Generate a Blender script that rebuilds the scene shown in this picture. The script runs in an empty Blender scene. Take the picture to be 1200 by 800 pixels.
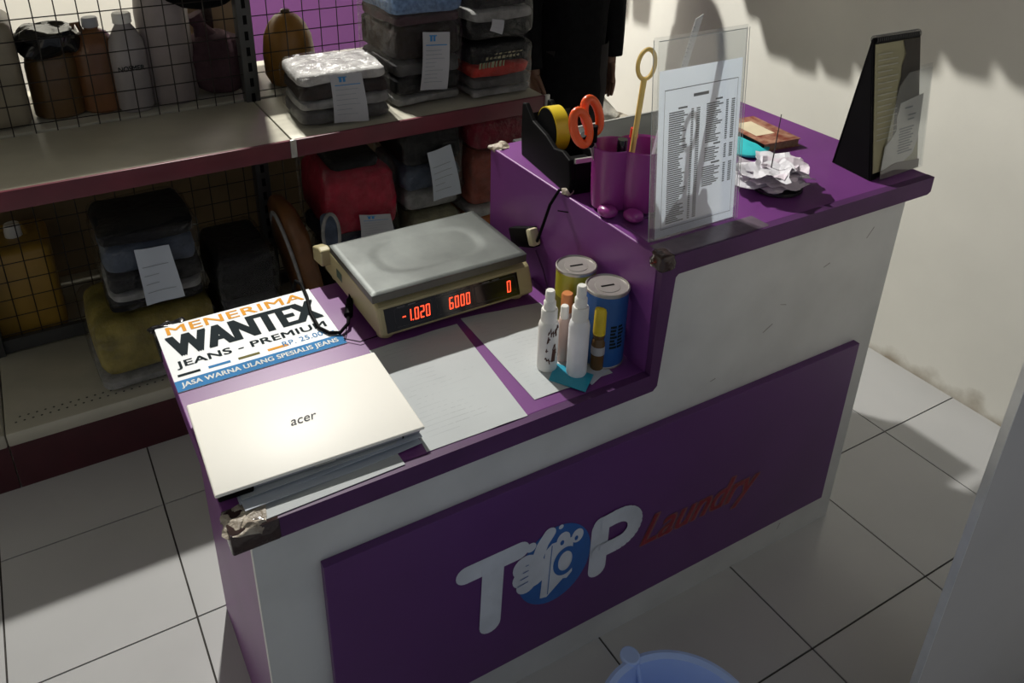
import bpy, bmesh, math, random
from math import sin, cos, pi, radians as R
from mathutils import Vector, Matrix, noise

random.seed(7)
S = bpy.context.scene
COL = S.collection

# ------------------------------------------------------------------ camera
YAW, PITCH, ROLL = -0.5195, -0.4553, 0.0092
F = 982.08
CAMPOS = Vector((-0.1324, -1.0176, 1.7809))
fw = Vector((sin(-YAW) * cos(PITCH), cos(-YAW) * cos(PITCH), sin(PITCH)))
rt = Vector((cos(-YAW), -sin(-YAW), 0))
up = rt.cross(fw)
r2 = rt * cos(ROLL) + up * sin(ROLL)
u2 = -rt * sin(ROLL) + up * cos(ROLL)
cd = bpy.data.cameras.new('camera')
cam = bpy.data.objects.new('camera', cd)
COL.objects.link(cam)
cam.matrix_world = Matrix(((r2.x, u2.x, -fw.x, CAMPOS.x), (r2.y, u2.y, -fw.y, CAMPOS.y),
                           (r2.z, u2.z, -fw.z, CAMPOS.z), (0, 0, 0, 1)))
cd.sensor_fit = 'HORIZONTAL'
cd.sensor_width = 36
cd.lens = 36 * F / 1200
cd.shift_x = (600 - 566.35) / 1200
cd.shift_y = (246.49 - 400) / 1200
cd.clip_start = 0.02
S.camera = cam

# ------------------------------------------------------------------ world, lamp, exposure
w = bpy.data.worlds.new('world')
S.world = w
w.use_nodes = True
bg = w.node_tree.nodes['Background']
bg.inputs[0].default_value = (0.84, 0.9, 1.0, 1)
bg.inputs[1].default_value = 0.22
LAMP = Vector((0.65, 2.26, 3.02))
ld = bpy.data.lights.new('bulb_light', 'SPOT')
ld.energy = 400
ld.spot_size = R(142)
ld.spot_blend = 0.15
ld.color = (1.0, 0.975, 0.91)
ld.shadow_soft_size = 0.035
lo = bpy.data.objects.new('bulb_light', ld)
lo.location = LAMP
COL.objects.link(lo)
S.view_settings.view_transform = 'Standard'
S.view_settings.look = 'None'
S.view_settings.exposure = 0.0
S.view_settings.gamma = 1.0
S.view_settings.use_curve_mapping = False


# ------------------------------------------------------------------ materials
def lin(c):
    c = c / 255.0
    return c / 12.92 if c <= 0.04045 else ((c + 0.055) / 1.055) ** 2.4


MATS = {}


def mat(name, col, rough=0.5, metal=0.0, var=0.12, scale=12.0, bump=0.0, bscale=60.0, spec=0.5,
        col2=None, emit=None, alpha=None, trans=0.0, sheen=0.0, stretch=None):
    """Procedural material: linear RGB colour broken up by noise, optional fine bump."""
    if name in MATS:
        return MATS[name]
    m = bpy.data.materials.new(name)
    m.use_nodes = True
    nt = m.node_tree
    b = nt.nodes['Principled BSDF']
    tc = nt.nodes.new('ShaderNodeTexCoord')
    src = tc.outputs['Object']
    if stretch:
        mp = nt.nodes.new('ShaderNodeMapping')
        mp.inputs['Scale'].default_value = stretch
        nt.links.new(src, mp.inputs[0])
        src = mp.outputs[0]
    n = nt.nodes.new('ShaderNodeTexNoise')
    n.inputs['Scale'].default_value = scale
    n.inputs['Detail'].default_value = 4
    nt.links.new(src, n.inputs['Vector'])
    cr = nt.nodes.new('ShaderNodeValToRGB')
    c2 = col2 or tuple(min(1, c * (1 - var)) for c in col)
    c1 = col if col2 else tuple(min(1, c * (1 + var * .5)) for c in col)
    cr.color_ramp.elements[0].color = (*c2, 1)
    cr.color_ramp.elements[1].color = (*c1, 1)
    cr.color_ramp.elements[0].position = .35
    cr.color_ramp.elements[1].position = .65
    nt.links.new(n.outputs['Fac'], cr.inputs[0])
    nt.links.new(cr.outputs[0], b.inputs['Base Color'])
    b.inputs['Roughness'].default_value = rough
    b.inputs['Metallic'].default_value = metal
    b.inputs['Specular IOR Level'].default_value = spec
    b.inputs['Transmission Weight'].default_value = trans
    if alpha is not None:
        b.inputs['Alpha'].default_value = alpha
    if emit:
        b.inputs['Emission Color'].default_value = (*emit[:3], 1)
        b.inputs['Emission Strength'].default_value = emit[3]
    if bump:
        n2 = nt.nodes.new('ShaderNodeTexNoise')
        n2.inputs['Scale'].default_value = bscale
        n2.inputs['Detail'].default_value = 3
        nt.links.new(src, n2.inputs['Vector'])
        bp = nt.nodes.new('ShaderNodeBump')
        bp.inputs['Strength'].default_value = bump
        bp.inputs['Distance'].default_value = 0.01
        nt.links.new(n2.outputs['Fac'], bp.inputs['Height'])
        nt.links.new(bp.outputs[0], b.inputs['Normal'])
    MATS[name] = m
    return m


def wrap_mat():
    """clear crinkled plastic bag"""
    m = bpy.data.materials.new('clear_plastic_film')
    m.use_nodes = True
    nt = m.node_tree
    nt.nodes.remove(nt.nodes['Principled BSDF'])
    out = nt.nodes['Material Output']
    tr = nt.nodes.new('ShaderNodeBsdfTransparent')
    tr.inputs[0].default_value = (.93, .93, .93, 1)
    gl = nt.nodes.new('ShaderNodeBsdfGlossy')
    gl.inputs['Roughness'].default_value = 0.16
    gl.inputs[0].default_value = (.6, .6, .6, 1)
    tc = nt.nodes.new('ShaderNodeTexCoord')
    n = nt.nodes.new('ShaderNodeTexNoise')
    n.inputs['Scale'].default_value = 22
    n.inputs['Detail'].default_value = 5
    n.inputs['Distortion'].default_value = 1.5
    nt.links.new(tc.outputs['Object'], n.inputs['Vector'])
    bp = nt.nodes.new('ShaderNodeBump')
    bp.inputs['Strength'].default_value = .7
    bp.inputs['Distance'].default_value = .02
    nt.links.new(n.outputs['Fac'], bp.inputs['Height'])
    nt.links.new(bp.outputs[0], gl.inputs['Normal'])
    lw = nt.nodes.new('ShaderNodeLayerWeight')
    lw.inputs[0].default_value = .3
    mr = nt.nodes.new('ShaderNodeMapRange')
    mr.inputs['To Min'].default_value = .025
    mr.inputs['To Max'].default_value = .33
    nt.links.new(lw.outputs['Facing'], mr.inputs['Value'])
    mx = nt.nodes.new('ShaderNodeMixShader')
    nt.links.new(mr.outputs[0], mx.inputs[0])
    nt.links.new(tr.outputs[0], mx.inputs[1])
    nt.links.new(gl.outputs[0], mx.inputs[2])
    nt.links.new(mx.outputs[0], out.inputs[0])
    return m


def acrylic_mat():
    m = bpy.data.materials.new('clear_acrylic')
    m.use_nodes = True
    nt = m.node_tree
    nt.nodes.remove(nt.nodes['Principled BSDF'])
    out = nt.nodes['Material Output']
    tr = nt.nodes.new('ShaderNodeBsdfTransparent')
    tr.inputs[0].default_value = (.965, .975, .98, 1)
    gl = nt.nodes.new('ShaderNodeBsdfGlossy')
    gl.inputs['Roughness'].default_value = 0.05
    lw = nt.nodes.new('ShaderNodeLayerWeight')
    lw.inputs[0].default_value = .25
    mr = nt.nodes.new('ShaderNodeMapRange')
    mr.inputs['To Min'].default_value = .05
    mr.inputs['To Max'].default_value = .5
    nt.links.new(lw.outputs['Facing'], mr.inputs['Value'])
    mx = nt.nodes.new('ShaderNodeMixShader')
    nt.links.new(mr.outputs[0], mx.inputs[0])
    nt.links.new(tr.outputs[0], mx.inputs[1])
    nt.links.new(gl.outputs[0], mx.inputs[2])
    nt.links.new(mx.outputs[0], out.inputs[0])
    return m


def wall_mat(name, col, stain):
    """painted plaster with a brown damp stain creeping up from the floor"""
    m = mat(name, col, .75, 0, .05, 3, .03, 60)
    nt = m.node_tree
    b = nt.nodes['Principled BSDF']
    base = b.inputs['Base Color'].links[0].from_socket
    g = nt.nodes.new('ShaderNodeNewGeometry')
    sp = nt.nodes.new('ShaderNodeSeparateXYZ')
    nt.links.new(g.outputs['Position'], sp.inputs[0])
    n = nt.nodes.new('ShaderNodeTexNoise')
    n.inputs['Scale'].default_value = 9
    n.inputs['Detail'].default_value = 6
    nt.links.new(g.outputs['Position'], n.inputs['Vector'])
    ad = nt.nodes.new('ShaderNodeMath')
    ad.operation = 'MULTIPLY_ADD'
    ad.inputs[1].default_value = -.16
    nt.links.new(n.outputs['Fac'], ad.inputs[0])
    nt.links.new(sp.outputs['Z'], ad.inputs[2])
    mr = nt.nodes.new('ShaderNodeMapRange')
    mr.inputs['From Min'].default_value = -.09
    mr.inputs['From Max'].default_value = -.03
    mr.inputs['To Min'].default_value = .75
    mr.inputs['To Max'].default_value = 0
    nt.links.new(ad.outputs[0], mr.inputs[0])
    mx = nt.nodes.new('ShaderNodeMix')
    mx.data_type = 'RGBA'
    nt.links.new(mr.outputs[0], mx.inputs[0])
    nt.links.new(base, mx.inputs[6])
    mx.inputs[7].default_value = (*stain, 1)
    nt.links.new(mx.outputs[2], b.inputs['Base Color'])
    return m


M_wall = wall_mat('cream_wall_paint', (.75, .735, .67), (.2, .14, .07))
M_wallpurple = mat('purple_wall_paint', (.19, .062, .225), .6, 0, .06, 4)
M_ceil = mat('grey_ceiling_paint', (.2, .2, .19), .8)
M_tile = mat('white_floor_tile', (.50, .50, .50), .16, 0, .05, 2.5, 0, 30, .5)
M_grout = mat('dark_grout', (.05, .045, .04), .9, 0, .4, 40)
M_purple = mat('purple_laminate', (.175, .045, .215), .38, 0, .1, 5)
M_purpleboard = mat('purple_sign_board', (.105, .027, .15), .38, 0, .08, 4)
M_edge = mat('purple_edge_trim', (.085, .026, .105), .5, 0, .15, 8, spec=.3)
M_whitelam = mat('white_laminate', (.60, .61, .60), .4, 0, .09, 6)
M_black = mat('black_plastic', (.004, .004, .0045), .55, spec=.06)
M_blackcloth = mat('black_cloth', (.006, .006, .007), .95, 0, .3, 40, .2, 200, .1)
M_blackgloss = mat('black_gloss_plastic', (.006, .006, .008), .15)
M_lid = mat('white_laptop_lid', (.93, .91, .84), .45, 0, .01, 3, spec=.35)
M_grey = mat('grey_plastic', (.33, .34, .38), .4)
M_paper = mat('white_paper', (.50, .53, .54), .7, 0, .04, 5)
M_paperblue = mat('bluish_paper', (.50, .55, .62), .7, 0, .04, 5)
M_paperpink = mat('pinkish_receipt_paper', (.70, .63, .70), .7, 0, .06, 15)
M_ink = mat('grey_print_ink', (.28, .31, .33), .8, spec=.1)
M_inkdark = mat('dark_print_ink', (.14, .16, .18), .8, spec=.1)
M_inkblack = mat('black_print_ink', (.012, .02, .024), .8, spec=.12)
M_inkorange = mat('orange_print_ink', (.80, .36, .05), .8, spec=.12)
M_inkblue = mat('blue_print_ink', (.06, .24, .52), .8, spec=.12)
M_inkolive = mat('olive_print_ink', (.18, .16, .06), .8, spec=.12)
M_inkwhite = mat('white_print_ink', (.80, .82, .80), .8, spec=.12)
M_signcard = mat('laminated_white_card', (.80, .83, .84), .4, 0, .02, 4)
M_steel = mat('brushed_steel', (.115, .124, .119), .5, .7, .3, 7, .03, 40)
M_cream = mat('cream_plastic', (.40, .35, .19), .45, 0, .08, 8)
M_led = mat('red_led', (.9, .1, .02), .5, 0, 0, 5, emit=(1, .06, .022, 2.3))
M_glassdark = mat('dark_display_window', (.008, .006, .008), .12)
M_maroon = mat('maroon_shelf_lip', (.13, .018, .032), .45, 0, .15, 10)
M_maroondark = mat('maroon_kick_plate', (.06, .008, .014), .5, 0, .15, 10)
M_deck = mat('beige_shelf_steel', (.46, .44, .36), .4, .1, .12, 6)
M_post = mat('dark_grey_steel', (.06, .06, .058), .5, .3)
M_wire = mat('black_wire', (.025, .02, .018), .5, .4)
M_clip = mat('pale_steel_clip', (.5, .5, .48), .35, .6)
M_wrap = wrap_mat()
M_acr = acrylic_mat()
M_skin = mat('brown_skin', (.17, .085, .05), .55, 0, .1, 20, .1, 80)
M_orange = mat('orange_plastic', (.85, .10, .015), .3)
M_yellow = mat('yellow_plastic', (.75, .55, .02), .4)
M_yellowdull = mat('dull_yellow_plastic', (.72, .5, .14), .4)
M_magenta = mat('magenta_cup_plastic', (.25, .03, .20), .25, 0, .1, 5)
M_lilac = mat('lilac_plastic', (.5, .4, .55), .35)
M_red = mat('red_plastic', (.7, .04, .02), .4)
M_tin = mat('tin_metal', (.42, .40, .37), .35, .7, .1, 20)
M_tinyellow = mat('yellow_tin_paint', (.34, .32, .02), .35, 0, .2, 10)
M_tinblue = mat('blue_tin_paint', (.015, .10, .33), .35, 0, .2, 10)
M_whiteplastic = mat('white_plastic', (.80, .79, .75), .4, 0, .05, 20)
M_pinkplastic = mat('pinkish_bottle_plastic', (.68, .50, .44), .4)
M_amber = mat('amber_liquid_bottle', (.13, .07, .02), .25)
M_brownscrib = mat('brown_marker_ink', (.09, .03, .015), .6)
M_cyan = mat('cyan_card', (.02, .33, .48), .35)
M_turq = mat('turquoise_cloth', (.03, .55, .60), .6)
M_bookred = mat('brown_floral_cover', (.22, .045, .025), .5, 0, .3, 45, col2=(.48, .26, .17))
M_creamlabel = mat('cream_label', (.76, .66, .46), .6)
M_calpage = mat('yellowish_calendar_page', (.34, .32, .19), .6, 0, .15, 6)
M_bluebasin = mat('pale_blue_basin_plastic', (.42, .56, .90), .3, 0, .05, 4)
M_door = mat('grey_white_door_paint', (.54, .51, .48), .35, 0, .08, 2)
M_alu = mat('bright_edge_strip', (.72, .72, .7), .3, .4)
M_tape = mat('clear_brown_tape', (.045, .026, .024), .12, 0, .3, 25, .3, 40)
M_torn = mat('torn_chipboard', (.52, .46, .37), .5, 0, .4, 40, .8, 60, col2=(.26, .21, .16))
M_logo = mat('logo_white', (.62, .66, .72), .45)
M_logoblue = mat('logo_blue', (.02, .12, .40), .4)
M_logored = mat('logo_red', (.24, .012, .028), .45)
M_logogold = mat('logo_gold_outline', (.22, .09, .085), .45)
M_scuff = mat('scuff_mark', (.32, .31, .30), .7)


def cloth(name, col, var=.25, scale=30, **k):
    return mat(name, col, .9, 0, var, scale, .25, 120, .2, **k)


# ------------------------------------------------------------------ objects
def tag(o, label=None, cat=None, group=None, kind=None):
    if label: o['label'] = label
    if cat: o['category'] = cat
    if group: o['group'] = group
    if kind: o['kind'] = kind
    return o


def thing(name, label, cat, loc, group=None):
    o = bpy.data.objects.new(name, None)
    o.empty_display_size = .05
    COL.objects.link(o)
    o.location = loc
    return tag(o, label, cat, group)


def wloc(o):
    v = Vector((0, 0, 0))
    while o:
        v += o.location
        o = o.parent
    return v


class MB:
    """collects shapes in world coordinates; build() links them as ONE mesh object"""

    def __init__(self, M=None):
        self.v, self.f = [], []
        self.M = M or Matrix.Identity(4)

    def add(self, vs, fs):
        o = len(self.v)
        self.v += [self.M @ Vector(p) for p in vs]
        self.f += [tuple(i + o for i in f) for f in fs]
        return self

    def box(self, lo, hi, bev=0, seg=2):
        bm = bmesh.new()
        bmesh.ops.create_cube(bm, size=1)
        for p in bm.verts:
            p.co = Vector([lo[i] + (hi[i] - lo[i]) * (p.co[i] + .5) for i in range(3)])
        if bev:
            bmesh.ops.bevel(bm, geom=bm.edges[:], offset=bev, segments=seg, affect='EDGES', profile=.5)
        bm.verts.index_update()
        self.add([p.co.copy() for p in bm.verts], [[q.index for q in f.verts] for f in bm.faces])
        bm.free()
        return self

    def prism(self, poly, axis, a, b):
        """polygon (2D) extruded along axis 0,1,2 from a to b"""
        n = len(poly)

        def P(p, t):
            if axis == 0: return (t, p[0], p[1])
            if axis == 1: return (p[0], t, p[1])
            return (p[0], p[1], t)
        vs = [P(p, a) for p in poly] + [P(p, b) for p in poly]
        fs = [list(range(n))[::-1], list(range(n, 2 * n))] + [(i, (i + 1) % n, n + (i + 1) % n, n + i) for i in range(n)]
        return self.add(vs, fs)

    def lathe(self, prof, c=(0, 0, 0), n=24, cap=True, sx=1, sy=1):
        vs, fs = [], []
        for r, z in prof:
            for i in range(n):
                a = 2 * pi * i / n
                vs.append((c[0] + r * sx * cos(a), c[1] + r * sy * sin(a), c[2] + z))
        m = len(prof)
        for j in range(m - 1):
            for i in range(n):
                k = (i + 1) % n
                fs.append((j * n + i, j * n + k, (j + 1) * n + k, (j + 1) * n + i))
        if cap:
            fs.append(list(range(n))[::-1])
            fs.append([(m - 1) * n + i for i in range(n)])
        return self.add(vs, fs)

    def tube(self, pts, r, n=8, closed=False):
        pts = [Vector(p) for p in pts]
        m = len(pts)
        rs = r if isinstance(r, (list, tuple)) else [r] * m
        vs, fs = [], []
        prev = None
        for i, p in enumerate(pts):
            a = pts[(i - 1) % m] if (closed or i > 0) else p
            b = pts[(i + 1) % m] if (closed or i < m - 1) else p
            t = (b - a).normalized()
            if prev is None:
                h = Vector((0, 0, 1)) if abs(t.z) < .9 else Vector((1, 0, 0))
                u = t.cross(h).normalized()
            else:
                u = (prev - t * prev.dot(t)).normalized()
            prev = u
            q = t.cross(u)
            for k in range(n):
                an = 2 * pi * k / n
                vs.append(p + (u * cos(an) + q * sin(an)) * rs[i])
        segs = m if closed else m - 1
        for i in range(segs):
            j = (i + 1) % m
            for k in range(n):
                l = (k + 1) % n
                fs.append((i * n + k, i * n + l, j * n + l, j * n + k))
        if not closed:
            fs.append(list(range(n))[::-1])
            fs.append([(m - 1) * n + k for k in range(n)])
        return self.add(vs, fs)

    def grid(self, fn, nu, nv, thick=0.0):
        vs = [fn(i / nu, j / nv) for j in range(nv + 1) for i in range(nu + 1)]
        fs = [(j * (nu + 1) + i, j * (nu + 1) + i + 1, (j + 1) * (nu + 1) + i + 1, (j + 1) * (nu + 1) + i)
              for j in range(nv) for i in range(nu)]
        return self.add(vs, fs)

    def pillow(self, c, s, e1=.3, e2=.3, amp=.0, fr=14, seed=0, nu=40, nv=20):
        """soft box: superellipsoid with noise"""
        def sp(x, e): return math.copysign(abs(x) ** e, x)
        vs, fs = [], []
        for j in range(nv + 1):
            ph = -pi / 2 + pi * j / nv
            for i in range(nu):
                th = 2 * pi * i / nu
                p = Vector((s[0] / 2 * sp(cos(ph), e1) * sp(cos(th), e2), s[1] / 2 * sp(cos(ph), e1) * sp(sin(th), e2),
                            s[2] / 2 * sp(sin(ph), e1)))
                if amp:
                    q = Vector((p.x * fr, p.y * fr, p.z * fr * 2)) + Vector((seed * 3.1, seed * 1.7, seed * .9))
                    d = noise.noise_vector(q)
                    p += Vector((d.x * amp, d.y * amp, d.z * amp * .7))
                vs.append(Vector(c) + p)
        for j in range(nv):
            for i in range(nu):
                k = (i + 1) % nu
                fs.append((j * nu + i, j * nu + k, (j + 1) * nu + k, (j + 1) * nu + i))
        return self.add(vs, fs)

    def build(self, name, m, parent=None, smooth=False, solid=0, bev=0, label=None, kind=None, sub=0, auto=True):
        off = wloc(parent) if parent else Vector((0, 0, 0))
        me = bpy.data.meshes.new(name)
        me.from_pydata([tuple(p - off) for p in self.v], [], self.f)
        bm = bmesh.new()
        bm.from_mesh(me)
        bmesh.ops.recalc_face_normals(bm, faces=bm.faces[:])
        if solid:
            bmesh.ops.solidify(bm, geom=bm.faces[:], thickness=solid)
        if smooth:
            for f in bm.faces: f.smooth = True
            for e in bm.edges:
                if len(e.link_faces) == 2 and e.calc_face_angle(0) > R(38): e.smooth = False
        bm.to_mesh(me)
        bm.free()
        me.materials.append(m)
        o = bpy.data.objects.new(name, me)
        COL.objects.link(o)
        if parent: o.parent = parent
        if bev:
            md = o.modifiers.new('bevel', 'BEVEL')
            md.width = bev
            md.segments = 2
            md.limit_method = 'ANGLE'
        if sub:
            md = o.modifiers.new('subdivision', 'SUBSURF')
            md.levels = md.render_levels = sub
        return tag(o, label, kind=kind)


def solo(mb, name, m, label, cat, group=None, **k):
    """a thing that is a single mesh, origin at its base centre"""
    xs = [p.x for p in mb.v]; ys = [p.y for p in mb.v]; zs = [p.z for p in mb.v]
    c = Vector(((min(xs) + max(xs)) / 2, (min(ys) + max(ys)) / 2, min(zs)))
    mb.v = [p - c for p in mb.v]
    o = mb.build(name, m, None, **k)
    o.location = c
    return tag(o, label, cat, group)


def text_mesh(s, bold=0.0, spacing=1.0):
    cu = bpy.data.curves.new('t', 'FONT')
    cu.body = s
    cu.offset = bold
    cu.space_character = spacing
    cu.fill_mode = 'FRONT'
    ob = bpy.data.objects.new('t', cu)
    COL.objects.link(ob)
    dg = bpy.context.evaluated_depsgraph_get()
    me = bpy.data.meshes.new_from_object(ob.evaluated_get(dg))
    vs = [v.co.copy() for v in me.vertices]
    fs = [list(p.vertices) for p in me.polygons]
    bpy.data.objects.remove(ob)
    bpy.data.curves.remove(cu)
    bpy.data.meshes.remove(me)
    return vs, fs


def put_text(mb, s, O, U, V, width, height, bold=0, shear=0, lift=.0006, spacing=1.0, arc=None):
    """flat lettering filling a width x height box with origin O and unit axes U (right), V (up)"""
    vs, fs = text_mesh(s, 0, spacing)
    O, U, V = Vector(O), Vector(U).normalized(), Vector(V).normalized()
    N = U.cross(V)
    x0, x1 = min(v.x for v in vs), max(v.x for v in vs)
    y0, y1 = min(v.y for v in vs), max(v.y for v in vs)
    e = bold * height * 1.15          # emboldened by overprinting
    shifts = [(0, 0)] if not bold else [(-e, -e * .5), (-e, e * .5), (-e * .5, 0), (0, -e * .5), (0, e * .5), (e * .5, 0), (e, -e * .5), (e, e * .5)]
    for k, (dx, dy) in enumerate(shifts):
        out = []
        for v in vs:
            a = (v.x - x0) / (x1 - x0)
            b = (v.y - y0) / (y1 - y0)
            out.append(O + U * (e + a * (width - 2 * e) + dx + shear * b * height) + V * (e * .5 + b * (height - e) + dy) + N * (lift + k * .00002))
        mb.add(out, fs)


def flat(mb, pts2, O, U, V, lift=.0006):
    O, U, V = Vector(O), Vector(U), Vector(V)
    N = U.cross(V).normalized()
    mb.add([O + U * a + V * b + N * lift for a, b in pts2], [list(range(len(pts2)))])


def disc(cx, cy, rx, ry=None, n=32, a0=0, a1=2 * pi):
    ry = ry or rx
    return [(cx + rx * cos(a0 + (a1 - a0) * i / n), cy + ry * sin(a0 + (a1 - a0) * i / n)) for i in range(n)]


def ring(mb, cx, cy, rx, ry, t, O, U, V, lift=.0006, n=36):
    o = disc(cx, cy, rx, ry, n); i_ = disc(cx, cy, rx - t, ry - t, n)
    O, U, V = Vector(O), Vector(U), Vector(V)
    N = U.cross(V).normalized()
    vs = [O + U * a + V * b + N * lift for a, b in o + i_]
    mb.add(vs, [(k, (k + 1) % n, n + (k + 1) % n, n + k) for k in range(n)])


def stroke(mb, pts, r, O, U, V, lift, n=14):
    """rounded pen stroke along pts (2D)"""
    q_ = 0
    for i, p in enumerate(pts):
        q_ += 1
        flat(mb, disc(p[0], p[1], r, r, 18), O, U, V, lift + q_ * .00006)
    for a, b in zip(pts[:-1], pts[1:]):
        q_ += 1
        d = Vector((b[0] - a[0], b[1] - a[1])).normalized()
        nx, ny = -d.y * r, d.x * r
        flat(mb, [(a[0] + nx, a[1] + ny), (a[0] - nx, a[1] - ny), (b[0] - nx, b[1] - ny), (b[0] + nx, b[1] + ny)], O, U, V, lift + q_ * .00006)


X, Y, Z = Vector((1, 0, 0)), Vector((0, 1, 0)), Vector((0, 0, 1))
NY = Vector((0, -1, 0))


def rotz(c, a):
    return Matrix.Translation(c) @ Matrix.Rotation(a, 4, 'Z')


# ================================================================== SETTING
W = 2.35      # right wall
BK = 3.0      # back wall
LF = -1.7     # left wall
CH = 3.2      # ceiling
FR = -1.25    # open shop front
fl = MB().box((LF - .1, FR, -.06), (W + .12, BK + .1, -.004)).build('floor', M_grout, kind='structure')
xs = [-1.69, -1.255, -.85, -.445, -.037, .37, .78, 1.2, 1.618, 2.005, W + .02]
ys = [FR, -1.07, -.665, -.262, .152, .525, .938, 1.34, 1.74, 2.14, 2.54, 2.94, BK + .02]
tile_me = None
for i in range(len(xs) - 1):
    for j in range(len(ys) - 1):
        g = .0022
        t = MB().box((xs[i] + g, ys[j] + g, -.004), (xs[i + 1] - g, ys[j + 1] - g, 0.0)).build('tile', M_tile, fl)
MB().box((W, FR, 0), (W + .1, BK + .1, CH)).build('wall_right', M_wall, kind='structure')
wb = MB().box((LF - .1, BK, 0), (W + .1, BK + .1, CH)).build('wall_back', M_wall, kind='structure')
MB().box((.87, BK - .006, .35), (1.62, BK + .001, 2.2)).build('painted_panel', M_wallpurple, wb, label='purple painted section of the back wall')
MB().box((LF - .1, FR, 0), (LF, BK + .1, CH)).build('wall_left', M_wall, kind='structure')
MB().box((LF - .1, FR, CH), (W + .1, BK + .1, CH + .1)).build('ceiling', M_ceil, kind='structure')
# door leaf standing open at the right of the entrance, seen edge-on at its near side
dr = MB().box((1.052, -.552, .01), (1.62, -.540, 2.05), .003).build('door_1', M_door, kind='structure', smooth=True)
MB().box((1.0495, -.5525, .012), (1.0522, -.5395, 2.048)).build('edge_strip', M_alu, dr, label='bright metal edge strip')

# ceiling lamp above the shelving (out of frame)
t = thing('ceiling_lamp', 'bulb in a dark metal shade on the ceiling above the metal shelving', 'lamp', (LAMP.x, LAMP.y, CH))
MB().lathe([(.06, -.03), (.065, -.005), (.065, 0)], (LAMP.x, LAMP.y, CH)).build('holder', M_whiteplastic, t, smooth=True)
MB().lathe([(.03, -.03), (.05, -.06), (.16, -.185), (.163, -.186), (.055, -.055), (.03, -.027)], (LAMP.x, LAMP.y, CH), 36).build('lamp_shade', M_post, t, smooth=True, label='added dark metal shade open below')  # unseen shade added to keep light off the ceiling
MB().lathe([(.022, -.07), (.022, -.03)], (LAMP.x, LAMP.y, CH)).build('socket', M_whiteplastic, t, smooth=True)

# ================================================================== COUNTER
H1, H2, TH = .75, 1.0165, .0425
L1, L2, LB, DP = .835, 1.634, 1.562, .639
XB, YB = .031, .515
ct = thing('service_counter', 'two-level purple and white service counter with a purple sign board in front', 'counter', (L1, DP / 2, 0))
# tops
MB().box((.0, .014, H1 - TH), (L1, DP, H1)).build('low_top', M_purple, ct, bev=.002)
MB().box((L1, .014, H2 - TH), (L2, DP, H2)).build('high_top', M_purple, ct, bev=.002)
# edge band that runs along the low top, up the step and along the high top
be = MB()
poly = [(0, H1), (L1, H1), (L1, H2), (L2, H2), (L2, H2 - TH + .006), (L2 - .01, H2 - TH), (L1 + .042, H2 - TH), (L1 + .036, H2 - TH - .006),
        (L1 + .022, H1 - TH + .01), (L1 + .012, H1 - TH), (.01, H1 - TH), (.004, H1 - TH + .006)]
be.prism(poly, 1, -.004, .014).build('edge_band', M_edge, ct)
MB().box((L1 - .002, .012, H1), (L1 + .016, DP - .004, H2 - .001)).build('step_panel', M_purple, ct)
# body
MB().box((XB - .001, .006, .0), (LB, .022, H1 - TH)).box((L1 + .016, .006, H1 - TH), (LB, .022, H2 - TH)).build('front_panel', M_whitelam, ct)
MB().box((XB, .0225, 0), (XB + .018, YB, H1 - TH)).build('side_panel', M_purple, ct, label='purple left end panel')
MB().box((LB - .018, .022, 0), (LB - .0005, .628, H2 - TH)).build('side_panel', M_whitelam, ct, label='white right end panel')
MB().box((L1, .022, 0), (L1 + .018, YB, H1 - TH)).build('divider_panel', M_whitelam, ct)
MB().box((L1 + .018, .60, .08), (LB - .018, .616, H2 - TH)).build('back_panel', M_whitelam, ct)  # added, like the deeper right end panel, to block light to the floor
MB().box((XB + .018, YB - .02, 0), (LB - .018, YB, .08)).build('toe_board', M_whitelam, ct)
# purple sign board, proud of the white front
sb = MB().box((.138, -.012, .112), (1.494, .006, .6105)).build('sign_board', M_purpleboard, ct, bev=.0015)
O = (0, -.0122, 0)
mb = MB()
stroke(mb, [(.412, .437), (.533, .437)], .023, O, X, Z, .0006)
stroke(mb, [(.4725, .43), (.4665, .266)], .025, O, X, Z, .0012)
mb.build('letter', M_logo, sb, label='white rounded letter T')
mb = MB()
stroke(mb, [(.737, .395), (.736, .273)], .0235, O, X, Z, .0006)
pb = [(.737, .405), (.775, .408)] + [(.785 + .046 * sin(a), .367 + .041 * cos(a)) for a in [i * pi / 14 for i in range(0, 15)]] + [(.76, .326), (.737, .326)]
stroke(mb, pb, .0205, O, X, Z, .0012)
mb.build('letter', M_logo, sb, label='white rounded letter P')
MB_ = MB()
flat(MB_, disc(.622, .35, .091, .108, 48), O, X, Z, .0005)
MB_.build('logo_disc', M_logoblue, sb, label='blue round badge standing for the letter O')
mb = MB()  # washing machine with door ring, thumbs-up glove and bubbles
flat(mb, [(.612, .415), (.665, .408), (.668, .305), (.655, .292), (.645, .296), (.605, .263), (.588, .268), (.596, .402)], O, X, Z, .0009)
flat(mb, disc(.640, .412, .017, .021, 20), O, X, Z, .0010)
flat(mb, disc(.676, .405, .015, .019, 20), O, X, Z, .0010)
for bx_, bz, br in ((.548, .385, .030), (.545, .355, .027), (.552, .33, .024), (.565, .365, .034), (.572, .345, .03)):
    flat(mb, disc(bx_, bz, br, br, 20), O, X, Z, .0009 + bz * .0002)
stroke(mb, [(.573, .38), (.588, .425), (.604, .448)], .0155, O, X, Z, .0011)
flat(mb, disc(.560, .432, .0125, .0125, 18), O, X, Z, .001)
flat(mb, disc(.578, .418, .007, .007, 14), O, X, Z, .001)
flat(mb, disc(.632, .452, .006, .006, 14), O, X, Z, .001)
mb.build('logo_machine', M_logo, sb, label='white washing machine with a thumbs-up glove and bubbles')
mb = MB()
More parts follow.
